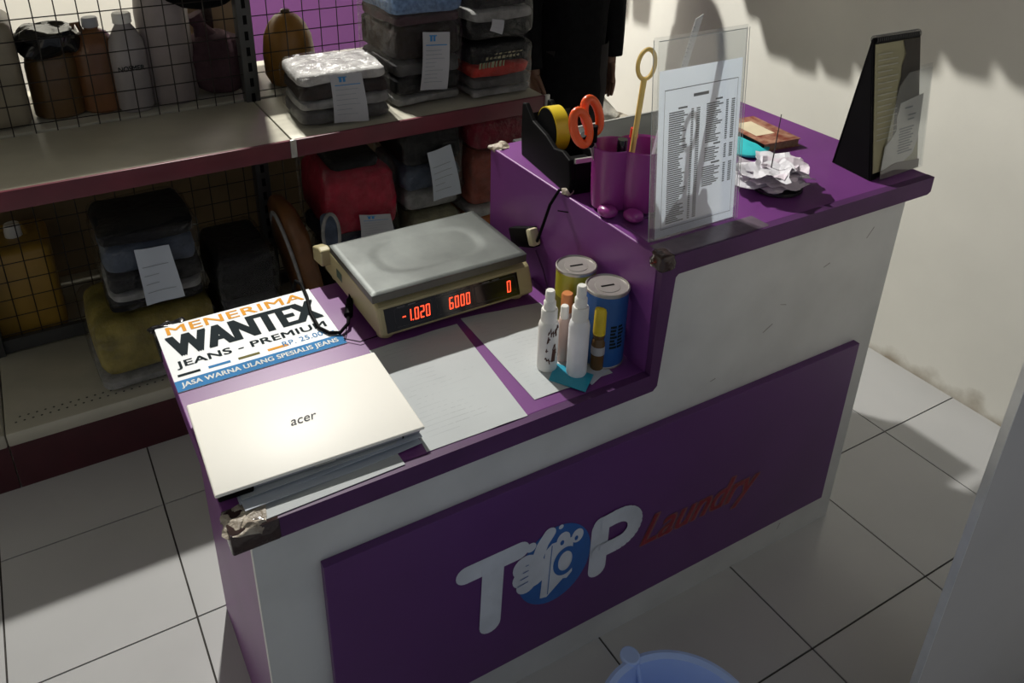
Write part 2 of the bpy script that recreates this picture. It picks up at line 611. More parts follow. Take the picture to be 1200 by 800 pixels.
ring(mb, .648, .347, .0305, .040, .0125, O, X, Z, .0014)
flat(mb, disc(.637, .405, .005, .007, 14), O, X, Z, .0014)
flat(mb, disc(.673, .400, .0045, .0065, 14), O, X, Z, .0014)
for k in range(4):
    flat(mb, [(.53 + .006 * k, .335 + .017 * k), (.556, .338 + .016 * k), (.556, .340 + .016 * k), (.53 + .006 * k, .337 + .017 * k)], O, X, Z, .0022)
flat(mb, [(.611, .41), (.613, .41), (.608, .27), (.606, .27)], O, X, Z, .0014)
mb.build('logo_details', M_logoblue, sb)
mb = MB()
put_text(mb, 'Laundry', (.842, -.0122, .246), X, Z, .345, .112, .035, .42, .0005)
mb.build('lettering', M_logogold, sb, label='pale red outline of the script word')
mb = MB()
put_text(mb, 'Laundry', (.845, -.0122, .249), X, Z, .340, .106, .004, .42, .0011)
mb.build('lettering', M_logored, sb, label='slanted dark red script word')
# wear: torn corner, brown tape at the corners, scuffs
mb = MB()
mb.pillow((.027, .02, H1 - .004), (.066, .058, .014), .4, .5, .012, 60, 3, 28, 14)
mb.build('torn_corner', M_torn, ct, smooth=True, label='torn pale chipboard showing at the front left corner')
mb = MB()
mb.box((-.002, -.006, H1 - TH - .001), (.078, .055, H1 + .0008), .004)
mb.build('corner_tape', M_tape, ct, smooth=True, label='brown tape around the front left corner')
mb = MB().box((-.003, DP - .085, H1 - .03), (.062, DP + .006, H1 + .0003), .002)
mb.pillow((.03, DP + .008, H1 - .004), (.075, .022, .014), .5, .5, .008, 60, 5, 24, 12)
mb.build('corner_tape', M_blackgloss, ct, smooth=True, label='shiny black tape on the back left corner')
mb = MB().pillow((L1 + .012, .012, H2 - .012), (.038, .04, .034), .5, .5, .006, 60, 8, 24, 12)
mb.build('corner_tape', M_tape, ct, smooth=True, label='brown tape on the corner of the raised top')
mb = MB().pillow((L1 + .02, DP - .012, H2 - .001), (.05, .04, .012), .5, .5, .01, 60, 11, 24, 12)
mb.build('torn_corner', M_torn, ct, smooth=True, label='chipped back corner of the raised top')
mb = MB()
mb.grid(lambda u, v: (L1 + .01 + u * .27, .001 + v * .05, H2 + .0006), 2, 1)
mb.build('edge_tape', mat('dusty_clear_tape', (.17, .13, .17), .2, 0, .3, 20), ct, label='strip of dusty clear tape along the raised top front edge')
mb = MB()
for cx, cz, a, l in ((1.16, .74, .5, .03), (1.2, .80, -.3, .02), (1.02, .66, .2, .015), (1.45, .9, .9, .03), (1.32, .86, .3, .02), (1.36, .05, 1.2, .02)):
    d = Vector((cos(a), sin(a)))
    flat(mb, [(cx, cz), (cx + d.x * l, cz + d.y * l), (cx + d.x * l - .002, cz + d.y * l + .003), (cx - .002, cz + .002)], (0, .006, 0), X, Z, .0005)
mb.build('scuffs', M_scuff, ct, kind='stuff')
# white cable sheath scratch on the step
mb = MB()
flat(mb, [(.30, .985), (.34, .972), (.34, .969), (.30, .982)], (L1 - .002, 0, 0), Y, Z, -.0006)
mb.build('scratch', M_black, ct)


# ================================================================== SHELVING
SY, MY = 1.19, 1.62          # front lip, wire mesh plane
gs = thing('metal_shelving', 'double-sided steel shop shelving with maroon shelf lips and black wire mesh back', 'shelf', (.5, MY, 0))
bays = [(-1.26, -.38), (-.38, .505), (.505, 1.372)]
for k, (a, b) in enumerate(bays):
    # base
    MB().box((a + .002, SY + .012, 0), (b - .002, SY + .024, .155)).build('kick_plate', M_maroondark, gs)
    MB().box((a + .001, SY, .155), (b - .001, MY - .012, .2), .006).build('base_deck', M_deck, gs, smooth=True)
    MB().box((a + .001, MY + .012, .155), (b - .001, 2.05, .2), .006).build('base_deck', M_deck, gs, smooth=True)
    hs = MB()
    n = int((b - a - .04) / .022)
    for r_ in range(2):
        for q in range(n):
            cx = a + .03 + q * .022 + (r_ % 2) * .011
            cy = SY + .045 + r_ * .022
            hs.add([(cx + .0035 * cos(z_), cy + .0035 * sin(z_), .2006) for z_ in [i * pi / 3 for i in range(6)]], [range(6)])
    hs.build('deck_holes', M_post, gs, kind='stuff')
    for zt, y0 in ((.9, SY),) + (()):
        MB().box((a + .002, y0 + .006, zt - .03), (b - .002, MY - .012, zt), .003).build('shelf_deck', M_deck, gs, smooth=True)
        MB().box((a + .001, y0 - .002, zt - .048), (b - .001, y0 + .010, zt + .006), .003).build('shelf_lip', M_maroon, gs, smooth=True)
        MB().box((b - .012, y0 - .006, zt - .046), (b + .006, y0 + .002, zt + .008), .002).build('lip_clip', M_clip, gs, smooth=True)
    MB().box((a + .002, MY + .012, .87), (b - .002, 2.05, .9), .003).build('shelf_deck', M_deck, gs, smooth=True)
    if k < 2:
        MB().box((a + .005, MY + .014, 1.425), (b - .005, MY + .024, 1.765)).build('upper_panel', mat('tan_hardboard', (.25, .18, .10), .8, 0, .15, 8), gs)  # unseen panel added to keep lamp light off the front deck
    MB().box((a + .002, MY + .012, 1.39), (b - .002, 2.05, 1.42), .003).build('shelf_deck', M_deck, gs, smooth=True)  # unseen upper deck added to shade the bottles behind the mesh
    # wire mesh
    wm = MB()
    sx = .0577
    for i in range(int((b - a) / sx) + 1):
        x = a + .02 + i * sx
        if x < b - .015:
            wm.tube([(x, MY, .24), (x, MY, 1.7)], .0017, 4)
    z = .26
    while z < 1.7:
        wm.tube([(a + .01, MY - .003, z), (b - .01, MY - .003, z)], .0017, 4)
        z += .0605
    wm.build('wire_mesh', M_wire, gs, kind='stuff')
    MB().box((a + .01, MY - .01, .2), (b - .01, MY + .01, .245)).build('mesh_rail', M_post, gs)
for x in (-1.26, -.38, .505, 1.372):
    p = MB().box((x - .0225, MY - .026, 0), (x + .0225, MY + .026, 1.76), .002).build('post', M_post, gs, smooth=True)
    sl = MB()
    z = .25
    while z < 1.7:
        sl.box((x - .006, MY - .0268, z), (x + .006, MY - .0255, z + .028))
        z += .05
    sl.build('slots', M_black, p, kind='stuff')
for k, (a, b) in enumerate(bays):
    MB().box((a - .001, 2.051, .15), (b + .001, 2.058, .872)).build('back_panel', mat('tan_hardboard', (.25, .18, .10), .8, 0, .15, 8), gs)


# ================================================================== BUNDLES
def tag_paper(parent, q, bulge=.004, lines=6, header=True, m=None):
    """receipt hanging on a bundle: bent sheet through four corners TL TR BR BL plus its print"""
    m = m or mat('receipt_paper', (.40, .41, .44), .7, 0, .05, 12)
    TL, TR, BR, BL = [Vector(p) for p in q]
    N = (TR - TL).cross(TL - BL).normalized()
    if N.y > 0: N = -N

    def P(u, v, l=0):
        p = TL.lerp(TR, u).lerp(BL.lerp(BR, u), v)
        return p + N * (bulge * sin(pi * v) + .003 * sin(u * 5 + v * 3) + l)
    sh = MB().grid(lambda u, v: P(u, v), 6, 8).build('receipt_tag', m, parent, smooth=True, solid=.0008, label='white printed receipt tag')
    pr = MB()

    def bar(u0, u1, v0, v1):
        k = 4
        pr.grid(lambda a, b_: P(u0 + (u1 - u0) * a, v0 + (v1 - v0) * b_, .0007), k, 1)
    rnd = random.Random(len(parent.name) + lines)
    for i in range(lines):
        v = .3 + .62 * i / lines
        bar(.1, .45 + rnd.random() * .4, v, v + .012)
    o = pr.build('print_lines', M_ink, sh)
    if header:
        pr = MB()
        bar(.1, .9, .205, .222)
        bar(.25, .33, .06, .15); bar(.37, .45, .06, .15); bar(.22, .5, .045, .065)
        pr.build('print_header', M_inkblue, sh)
    return sh


def bundle(name, label, cat, lo, hi, layers, wrap=True, rot=0.0, group=None, bulge=1.0, seed=1, crinkle=.008):
    """clothes folded into layers (bottom to top: fraction, material, inset) inside a clear bag"""
    c = ((lo[0] + hi[0]) / 2, (lo[1] + hi[1]) / 2, lo[2])
    t = thing(name, label, cat, c, group)
    T = rotz(c, rot)
    sx, sy, sz = hi[0] - lo[0], hi[1] - lo[1], hi[2] - lo[2]
    tot = sum(l[0] for l in layers)
    z = .004
    for i, (h, m, ins) in enumerate(layers):
        hh = (sz - .008) * h / tot
        mb = MB(T)
        mb.pillow((random.uniform(-.004, .004), random.uniform(-.004, .004), z + hh / 2),
                  (sx - .02 - ins, sy - .02 - ins, hh * 1.06), .4, .2, .009, 18, seed + i, 40, 14)
        mb.build('folded_garment', m, t, smooth=True)
        z += hh
    if wrap:
        mb = MB(T)
        mb.pillow((0, 0, sz / 2 + .002), (sx, sy, sz * 1.03), .3, .22, crinkle, 22, seed + 9, 56, 28)
        mb.build('plastic_wrap', M_wrap, t, smooth=True, label='clear crinkled plastic bag')
    return t


c_white = cloth('white_cotton', (.44, .43, .42))
c_grey = cloth('grey_cotton', (.10, .098, .10))
c_dark = cloth('dark_brown_cotton', (.022, .014, .012))
c_black = cloth('black_cotton', (.009, .009, .010))
c_navy = cloth('navy_cotton', (.02, .025, .06))
c_denim = cloth('blue_denim', (.16, .25, .42), .35, 60)
c_red = cloth('red_cotton', (.42, .02, .05))
c_redbright = cloth('scarlet_cotton', (.45, .03, .02))
c_khaki = cloth('khaki_cotton', (.20, .19, .12))
c_olive = cloth('olive_yellow_cotton', (.27, .22, .055), .4, 14)
c_maroon = cloth('maroon_cotton', (.20, .012, .03))
c_salmon = cloth('salmon_cotton', (.30, .085, .06))
c_orange = cloth('orange_cotton', (.5, .17, .05))
c_blue = cloth('bright_blue_cotton', (.03, .08, .35))
c_mauve = cloth('mauve_brown_cotton', (.085, .045, .055), .5, 9)
c_palegrey = cloth('pale_grey_cotton', (.28, .28, .275))
c_slate = cloth('slate_blue_cotton', (.07, .09, .13))

Z9, Z2 = .902, .202
# --- upper deck
b = bundle('laundry_bundle', 'low flat bundle of white and dark clothes with a receipt, beside the shelf post', 'laundry bundle',
           (.555, 1.25, Z9), (.85, 1.49, 1.07), [(1, c_grey, 0), (.7, c_palegrey, .0), (1, c_dark, 0), (.9, c_white, .0)], rot=-.06, seed=2, group='laundry bundles on the shelves')
tag_paper(b, [(.641, 1.235, 1.065), (.740, 1.235, 1.059), (.751, 1.228, .910), (.643, 1.228, .920)], .006)
b = bundle('laundry_bundle', 'tall bundle with blue denim on top and a long receipt on its front', 'laundry bundle',
           (.868, 1.285, Z9), (1.118, 1.6, 1.265), [(.35, c_palegrey, .0), (.6, c_black, .0), (.5, c_grey, 0), (1.1, c_dark, 0), (.35, c_mauve, 0), (.7, c_denim, -.012)], seed=5, group='laundry bundles on the shelves')
tag_paper(b, [(.957, 1.268, 1.146), (1.051, 1.268, 1.135), (1.037, 1.268, .955), (.944, 1.268, .963)], .006, 9)
b = bundle('laundry_bundle', 'bundle with a red layer and a black printed shirt, near the right shelf end', 'laundry bundle',
           (1.118, 1.25, Z9), (1.358, 1.52, 1.085), [(.35, c_palegrey, 0), (.5, c_grey, 0), (.55, c_redbright, 0), (.9, c_black, 0)], seed=12, group='laundry bundles on the shelves')
mb = MB()
rnd = random.Random(3)
for row, (x0, x1, z0, hh_) in enumerate([(1.145, 1.235, 1.005, .022), (1.17, 1.29, 1.032, .010), (1.20, 1.30, 1.046, .006)]):
    x = x0
    while x < x1:
        wd_ = rnd.uniform(.006, .013)
        dz_ = rnd.uniform(0, .004)
        flat(mb, [(x, z0 + dz_), (x + wd_, z0 + dz_ * .5), (x + wd_ + .002, z0 + hh_), (x + .002, z0 + hh_ - dz_)], (0, 1.2585, 0), X, Z, .006)
        x += wd_ + rnd.uniform(.002, .006)
mb.build('shirt_print', cloth('faded_yellow_print', (.30, .28, .17)), b, kind='stuff')
b = bundle('laundry_bundle', 'black bundle with one pale grey band and a square tag, above the red layered one', 'laundry bundle',
           (1.115, 1.25, 1.088), (1.358, 1.52, 1.33), [(.6, c_black, 0), (.42, c_palegrey, -.004), (1.4, c_black, 0)], seed=15, group='laundry bundles on the shelves')
tag_paper(b, [(1.182, 1.236, 1.169), (1.229, 1.236, 1.158), (1.217, 1.236, 1.116), (1.174, 1.236, 1.132)], .002, 2, False)
# --- base deck
b = bundle('laundry_bundle', 'olive yellow bundle lying lowest on the base shelf left of the counter', 'laundry bundle',
           (-.125, 1.225, Z2), (.235, 1.56, .43), [(.28, c_palegrey, 0), (1.3, c_olive, 0)], seed=21, rot=.03, group='laundry bundles on the shelves')
b = bundle('laundry_bundle', 'dark grey bundle with a blank receipt, on top of the olive yellow bundle', 'laundry bundle',
           (-.055, 1.25, .436), (.225, 1.54, .70), [(.35, c_black, 0), (.3, c_palegrey, .0), (.6, c_black, .0), (.9, c_slate, .01), (.5, c_black, 0)], seed=26, crinkle=.014, group='laundry bundles on the shelves')
tag_paper(b, [(.038, 1.236, .649), (.131, 1.236, .641), (.149, 1.228, .472), (.043, 1.228, .469)], .008, 4, False, M_paperblue)
b = bundle('laundry_bundle', 'plain black bundle half hidden behind the counter corner', 'laundry bundle',
           (.245, 1.26, Z2), (.445, 1.55, .54), [(1, c_black, 0), (.25, c_grey, .01), (1.2, c_black, 0)], seed=31, group='laundry bundles on the shelves')
# brown round bag with pale piping
t = thing('round_bag', 'brown round bag with pale curved piping behind the weighing scale', 'bag', (.55, 1.4, Z2))
T = Matrix.Translation((.538, 1.40, .425)) @ Matrix.Rotation(R(-10), 4, 'Y')
mb = MB(T); mb.pillow((0, 0, 0), (.09, .30, .42), .75, .8, .005, 10, 4, 40, 24)
mb.build('bag_body', mat('brown_leather', (.16, .065, .02), .5, 0, .3, 12), t, smooth=True)
mb = MB(T); mb.tube([(-.036, .10 * cos(a) - .03, .185 * sin(a)) for a in [i * 2 * pi / 40 for i in range(40)]], .006, 8, True)
mb.build('piping', c_palegrey, t, smooth=True)
# red bundle on a plain one
bundle('laundry_bundle', 'plain white bundle under the red one on the base shelf', 'laundry bundle', (.63, 1.27, Z2), (.88, 1.56, .42), [(1, c_grey, 0), (1, c_palegrey, 0)], seed=41, group='laundry bundles on the shelves')
b = bundle('laundry_bundle', 'red bundle with a receipt leaning behind the weighing scale', 'laundry bundle',
           (.615, 1.29, .424), (.875, 1.6, .755), [(.5, c_navy, 0), (1.6, c_red, 0), (.35, c_black, .08)], seed=44, crinkle=.014, group='laundry bundles on the shelves')
tag_paper(b, [(.718, 1.272, .581), (.827, 1.272, .558), (.836, 1.268, .473), (.718, 1.268, .487)], .004)
mb = MB().pillow((.617, 1.275, .54), (.05, .03, .14), .5, .4, .006, 20, 3, 24, 14)
mb.build('folded_sock', c_slate, b, smooth=True, label='slate blue sock with a pale border')
mb = MB().tube([(.617 + .027 * cos(a), 1.262, .54 + .072 * sin(a)) for a in [i * 2 * pi / 24 for i in range(24)]], .006, 6, True)
mb.build('sock_border', c_palegrey, b, smooth=True)
# dark bundle right of it
bundle('laundry_bundle', 'khaki bundle under the dark blue one on the base shelf', 'laundry bundle', (.895, 1.27, Z2), (1.105, 1.56, .52), [(1, c_grey, 0), (1.6, c_khaki, 0)], seed=51, group='laundry bundles on the shelves')
b = bundle('laundry_bundle', 'dark blue and black bundle with a slanting receipt, left of the maroon bundle', 'laundry bundle',
           (.885, 1.28, .524), (1.115, 1.57, .83), [(.7, c_palegrey, .012), (.8, c_slate, .0), (1.3, c_black, 0)], seed=54, crinkle=.014, group='laundry bundles on the shelves')
tag_paper(b, [(.96, 1.262, .752), (1.047, 1.262, .765), (1.081, 1.258, .584), (.978, 1.258, .576)], .008, 5, False, M_paperblue)
b = bundle('laundry_bundle', 'bundle layered blue, orange, white and salmon under the maroon one', 'laundry bundle',
           (1.125, 1.26, Z2), (1.345, 1.56, .715), [(2.3, c_blue, 0), (.5, c_orange, 0), (.45, c_white, 0), (2.3, c_salmon, 0)], seed=61, group='laundry bundles on the shelves')
b = bundle('laundry_bundle', 'shiny maroon bundle squeezed just below the upper shelf at its right end', 'laundry bundle',
           (1.118, 1.225, .719), (1.356, 1.56, .843), [(1, c_maroon, 0)], seed=64, crinkle=.012, group='laundry bundles on the shelves')
# ================================================================== ITEMS BEHIND THE MESH
def jug(name, label, x, y, z, w_, d, h, m, capm, handle=True, neck=.3, group=None):
    t = thing(name, label, 'bottle', (x, y, z), group)
    mb = MB()
    prof = [(.44, 0), (.5, .03), (.5, .62), (.47, .72), (.3, .84), (neck * .5, .88), (neck * .5, .93)]
    mb.lathe([(r * w_, zz * h) for r, zz in prof], (x, y, z), 28, True, 1, d / w_)
    mb.build('body', m, t, smooth=True)
    MB().lathe([(neck * .58 * w_, .9 * h), (neck * .58 * w_, .985 * h), (neck * .5 * w_, h)], (x, y, z), 18).build('cap', capm, t, smooth=True)
    if handle:
        MB().tube([(x - .16 * w_, y, z + .80 * h), (x - .26 * w_, y, z + .95 * h), (x - .36 * w_, y, z + .95 * h), (x - .46 * w_, y, z + .70 * h)], .007, 8).build('handle', m, t, smooth=True)
    return t


def jerrycan(name, label, lo, hi, m, capm, capx):
    c = ((lo[0] + hi[0]) / 2, (lo[1] + hi[1]) / 2, lo[2])
    t = thing(name, label, 'jerrycan', c)
    h = hi[2] - lo[2]
    MB().box(lo, (hi[0], hi[1], lo[2] + h * .84), .028, 4).build('body', m, t, smooth=True)
    MB().lathe([(.026, 0), (.026, .04), (.022, .045)], (capx, c[1], lo[2] + h * .83), 18).build('cap', capm, t, smooth=True)
    z = lo[2] + h * .83
    MB().tube([(lo[0] + .04, c[1], z - .01), (lo[0] + .05, c[1], z + .035), (hi[0] - .07, c[1], z + .035), (hi[0] - .06, c[1], z - .01)], .011, 8).build('handle', m, t, smooth=True)
    return t


p_beige = mat('beige_jerrycan_plastic', (.26, .225, .16), .45)
p_brown = mat('brown_liquid_plastic', (.12, .065, .022), .3, 0, .2, 6)
p_rust = mat('rust_liquid_plastic', (.17, .07, .025), .3, 0, .3, 8)
p_milky = mat('milky_bottle_plastic', (.32, .295, .295), .4)
p_yell = mat('yellow_jerrycan_plastic', (.34, .20, .03), .4)
p_amber = mat('amber_jug_plastic', (.28, .13, .015), .4)
jerrycan('jerrycan', 'beige jerrycan behind the wire mesh at the far left of the upper shelf', (-.36, 1.66, Z9), (-.128, 1.90, 1.27), p_beige, M_whiteplastic, -.25)
t = jug('detergent_jug', 'dark brown jug with a black plastic bag over its top, behind the wire mesh', -.045, 1.76, Z9, .15, .13, .25, p_brown, M_black, False)
MB().pillow((-.045, 1.76, Z9 + .225), (.17, .15, .085), .5, .6, .022, 26, 6, 32, 16).build('bag_cover', M_blackgloss, t, smooth=True, label='crumpled black plastic bag')
jug('detergent_jug', 'rust brown jug with a grey cap and loop handle, behind the wire mesh', .08, 1.75, Z9, .135, .12, .285, p_rust, M_grey, True)
t = jug('detergent_bottle', 'slim white bottle with dark print, second from the right behind the wire mesh', .165, 1.70, Z9, .105, .1, .30, p_milky, M_whiteplastic, False, .45)
mb = MB(); put_text(mb, 'NOSMER', (.125, 1.6485, 1.035), X, Z, .075, .016, .02, 0, .0006)
mb.build('printed_name', M_inkblack, t)
t = jug('detergent_bottle', 'large pale pinkish bottle, tallest one behind the wire mesh', .285, 1.74, Z9, .16, .15, .46, mat('pinkish_white_plastic', (.28, .24, .235), .45), M_whiteplastic, False, .4)
t = thing('cloth_bag', 'mauve brown tied bag behind the wire mesh beside the shelf post', 'bag', (.44, 1.77, Z9))
MB().pillow((.44, 1.77, Z9 + .095), (.20, .2, .20), .8, .8, .014, 14, 9, 36, 20).build('bag_body', c_mauve, t, smooth=True)
MB().tube([(.415, 1.77, Z9 + .18), (.40, 1.77, Z9 + .22), (.385, 1.77, Z9 + .255)], [.04, .02, .03], 10).build('tied_neck', c_mauve, t, smooth=True)
t = thing('hanging_bag', 'black plastic bag hanging from the wire mesh above the mauve bag', 'bag', (.40, 1.65, 1.19))
MB().pillow((.40, 1.68, 1.31), (.26, .09, .23), .7, .7, .014, 14, 19, 36, 20).build('bag_body', M_blackcloth, t, smooth=True)
MB().tube([(.34, 1.66, 1.40), (.37, 1.635, 1.475), (.43, 1.635, 1.475), (.46, 1.66, 1.40)], .006, 8).build('strap', M_blackcloth, t, smooth=True)
t = thing('amber_jug', 'amber rounded jug behind the wire mesh in front of the purple wall', 'jug', (.68, 1.75, Z9))
MB().lathe([(.07, 0), (.085, .03), (.087, .10), (.08, .16), (.062, .20), (.04, .225), (.02, .236)], (.68, 1.75, Z9), 28).build('body', p_amber, t, smooth=True)
MB().lathe([(.016, .232), (.016, .245), (.012, .248)], (.68, 1.75, Z9), 14).build('stopper', p_brown, t, smooth=True)
jerrycan('jerrycan', 'yellow jerrycan behind the wire mesh on the base shelf', (-.44, 1.66, Z2), (-.165, 1.90, .58), p_yell, M_whiteplastic, -.26)

# ================================================================== THINGS ON THE LOW TOP
# --- laminated sign card
sc = MB().box((.002, .393, H1 + .0004), (.347, .640, H1 + .0016)); 
sign = solo(sc, 'price_sign', M_signcard, 'white laminated price sign with big black and orange lettering on the counter', 'sign')
ZS = H1 + .0016


def onsign(name, m, items, lift=.0005):
    mb = MB()
    for it in items:
        if it[0] == 't':
            _, s, x, y, wd, ht, bold, sh = it
            put_text(mb, s, (x, y, ZS), X, Y, wd, ht, bold, sh, lift, 1.05)
        else:
            _, x0, y0, x1, y1 = it
            flat(mb, [(x0, y0), (x1, y0), (x1, y1), (x0, y1)], (0, 0, ZS), X, Y, lift)
    return mb.build(name, m, sign)


onsign('lettering', M_inkorange, [('t', 'MENERIMA', .022, .601, .302, .031, .022, 0)])
onsign('lettering', M_inkblack, [('t', 'WANTEX', .014, .511, .325, .082, .05, 0)])
onsign('lettering', M_inkblack, [('t', 'JEANS - PREMIUM', .016, .466, .316, .030, .025, 0)])
onsign('lettering', M_inkblue, [('t', 'RP. 25.000,-', .226, .441, .112, .020, .006, 0)])
for x_, m_ in ((.012, M_inkblack), (.072, M_inkblue), (.132, M_inkolive), (.193, M_inkorange)):
    onsign('color_bar', m_, [('b', x_, .4425, x_ + .044, .4505)])
onsign('blue_band', M_inkblue, [('b', .002, .3935, .347, .430)])
onsign('lettering', M_inkwhite, [('t', 'JASA WARNA ULANG SPESIALIS JEANS', .012, .401, .322, .020, .025, 0)], .0009)

# --- paper sheets
def sheet(name, label, pts, z, m, lift=.003, seed=0, lines=0, group=None, skew=.0):
    A, B, C, D = [Vector((p[0], p[1], 0)) for p in pts]   # back-left, back-right, front-right, front-left

    def P(u, v, l=0):
        p = A.lerp(B, u).lerp(D.lerp(C, u), v)
        p.z = z + abs(noise.noise(Vector((u * 2 + seed, v * 2, seed)))) * lift * min(1, 6 * u) * min(1, 6 * (1 - u)) + l
        return p
    c = P(.5, .5); c.z = z
    t = thing(name, label, 'paper', c, group)
    MB().grid(lambda u, v: P(u, v), 14, 14).build('sheet', m, t, smooth=True, solid=-.0006)
    if lines:
        pr = MB()
        rnd = random.Random(seed)
        for i in range(lines):
            v = .06 + .88 * i / lines
            u1 = .35 + .5 * rnd.random()
            pr.grid(lambda a, b_: P(.08 + (u1 - .08) * a, v + .005 * b_, .0006), 8, 1)
        pr.build('print_lines', mat('faint_print', (.465, .495, .51), .8), t)
    return t


sheet('paper_sheet', 'large printed sheet under the scale, left of the purple gap', [(.377, .345), (.583, .345), (.556, .012), (.349, .016)], H1 + .0006, M_paper, .003, 3, 22)
sheet('paper_sheet', 'printed sheet running under the spray bottles, right of the purple gap', [(.60, .36), (.79, .33), (.775, .04), (.592, .045)], H1 + .0006, M_paper, .003, 8, 22)
# stack of sheets under the laptop
ps = thing('paper_stack', 'stack of loose sheets under the laptop sticking out at the front', 'paper', (.19, .16, H1))
for k, (x0, y0, x1, y1, a, zz) in enumerate([(.055, .004, .30, .28, .02, .0006), (.028, .032, .345, .29, .035, .005), (.03, .045, .355, .29, -.01, .0085), (.034, .05, .35, .29, .0, .0115)]):
    T = rotz(((x0 + x1) / 2, (y0 + y1) / 2, H1 + zz), a)
    hx, hy = (x1 - x0) / 2, (y1 - y0) / 2

    def P(u, v):
        d = min(u, 1 - u, v, 1 - v)
        return (-hx + 2 * hx * u, -hy + 2 * hy * v, (.0035 * sin(u * 4 + k * 2) * (1 - v) ** 2 * (1 if k in (1, 2) else .2)) if k else 0)
    MB(T).grid(P, 16, 8).build('sheet', M_paper if k in (0, 3) else M_paperblue, ps, smooth=True, solid=-.0012)

# --- laptop
lp = thing('laptop', 'closed white laptop lying on loose papers at the left end of the counter', 'laptop', (.181, .174, H1 + .014))
T = rotz((.181, .174, H1 + .0155), R(-2.0))
MB(T).box((-.178, -.117, 0), (.178, .118, .0115), .004).build('base', M_grey, lp, smooth=True, label='grey base with ports')
lid = MB(T).box((-.1825, -.126, .0122), (.1825, .126, .0190), .003, 3).build('lid', M_lid, lp, smooth=True, label='glossy white lid')
mb = MB(T)
put_text(mb, 'acer', (-.028, -.018, .0190), X, Y, .046, .0155, .004, .25, .0004)
mb.build('lettering', mat('grey_logo_ink', (.10, .10, .11), .9, spec=.05), lid)
MB(T).box((-.15, -.1175, .001), (-.147, -.1165, .010)).box((.142, -.1175, .001), (.145, -.1165, .010)).build('seam', M_black, lp)
MB(T).box((-.018, -.1265, .0112), (.018, -.120, .0126)).build('finger_notch', M_clip, lp)
MB(T).box((-.178, -.121, -.003), (-.12, -.1, .0118), .003).build('hinge', M_black, lp, smooth=True, label='black corner of the base')
MB(T).box((.1775, .03, .003), (.185, .045, .010), .001).build('usb_plug', M_black, lp, smooth=True, label='small black plug in the side')
for sx_ in (-.15, .15):
    for sy_ in (-.09, .09):
        MB(T).box((sx_ - .01, sy_ - .005, -.0025), (sx_ + .01, sy_ + .005, .0005)).build('rubber_foot', M_black, lp)

# --- weighing scale
ws = thing('weighing_scale', 'cream digital weighing scale with steel plate and red number display', 'scale', (.585, .5, H1))
prof = [(.355, .765), (.345, .775), (.366, .832), (.38, .838), (.655, .838), (.69, .815), (.69, .775), (.68, .765)]
body = MB().prism(prof, 0, .405, .783).build('body', M_cream, ws, bev=.008)
MB().prism([(.64, .80), (.70, .79), (.70, .828), (.66, .842), (.64, .84)], 0, .383, .41).build('corner_lug', M_cream, ws, bev=.004)
MB().box((.43, .395, .83), (.745, .585, .862), .004).build('plate_support', M_post, ws, smooth=True)
# display: sits on the sloped front
dO = Vector((.420, .3462, .778))
dV = Vector((0, .021, .057)).normalized()
dl = MB()
N = X.cross(dV)
for a, b_ in ((0, .325),):
    dl.add([dO + X * a + N * .0012, dO + X * b_ + N * .0012, dO + X * b_ + dV * .052 + N * .0012, dO + X * a + dV * .052 + N * .0012], [(0, 1, 2, 3)])
disp = dl.build('display', M_glassdark, ws, solid=-.002)
mb = MB()
for a, b_ in ((.022, .108), (.120, .204), (.214, .318)):
    ring_pts = [(a, .007), (b_, .007), (b_, .046), (a, .046)]
    for p, q in zip(ring_pts, ring_pts[1:] + ring_pts[:1]):
        d = Vector((q[0] - p[0], q[1] - p[1])).normalized() * .0006
        flat(mb, [(p[0] - d.y, p[1] + d.x), (p[0] + d.y, p[1] - d.x), (q[0] + d.y, q[1] - d.x), (q[0] - d.y, q[1] + d.x)], dO, X, dV, .0016)
mb.build('window_frame', mat('dim_window_line', (.03, .03, .035), .5), disp)
SEG = {'0': 'abcdef', '1': 'ef', '2': 'abged', '6': 'afgedc', '-': 'g'}


def digit(mb, ch, x, y, wd=.0098, h=.026, t=.0026):
    sl = .12

    def q(x0, y0, x1, y1):
        flat(mb, [(x + a + sl * b_, y + b_) for a, b_ in ((x0, y0), (x1, y0), (x1, y1), (x0, y1))], dO, X, dV, .0020)
    for s in SEG[ch]:
        if s == 'a': q(.001, h - t, wd - .001, h)
        if s == 'd': q(.001, 0, wd - .001, t)
        if s == 'g': q(.001, h / 2 - t / 2, wd - .001, h / 2 + t / 2)
        if s == 'f': q(0, h / 2, t, h - .001)
        if s == 'e': q(0, .001, t, h / 2)
        if s == 'b': q(wd - t, h / 2, wd, h - .001)
        if s == 'c': q(wd - t, .001, wd, h / 2)


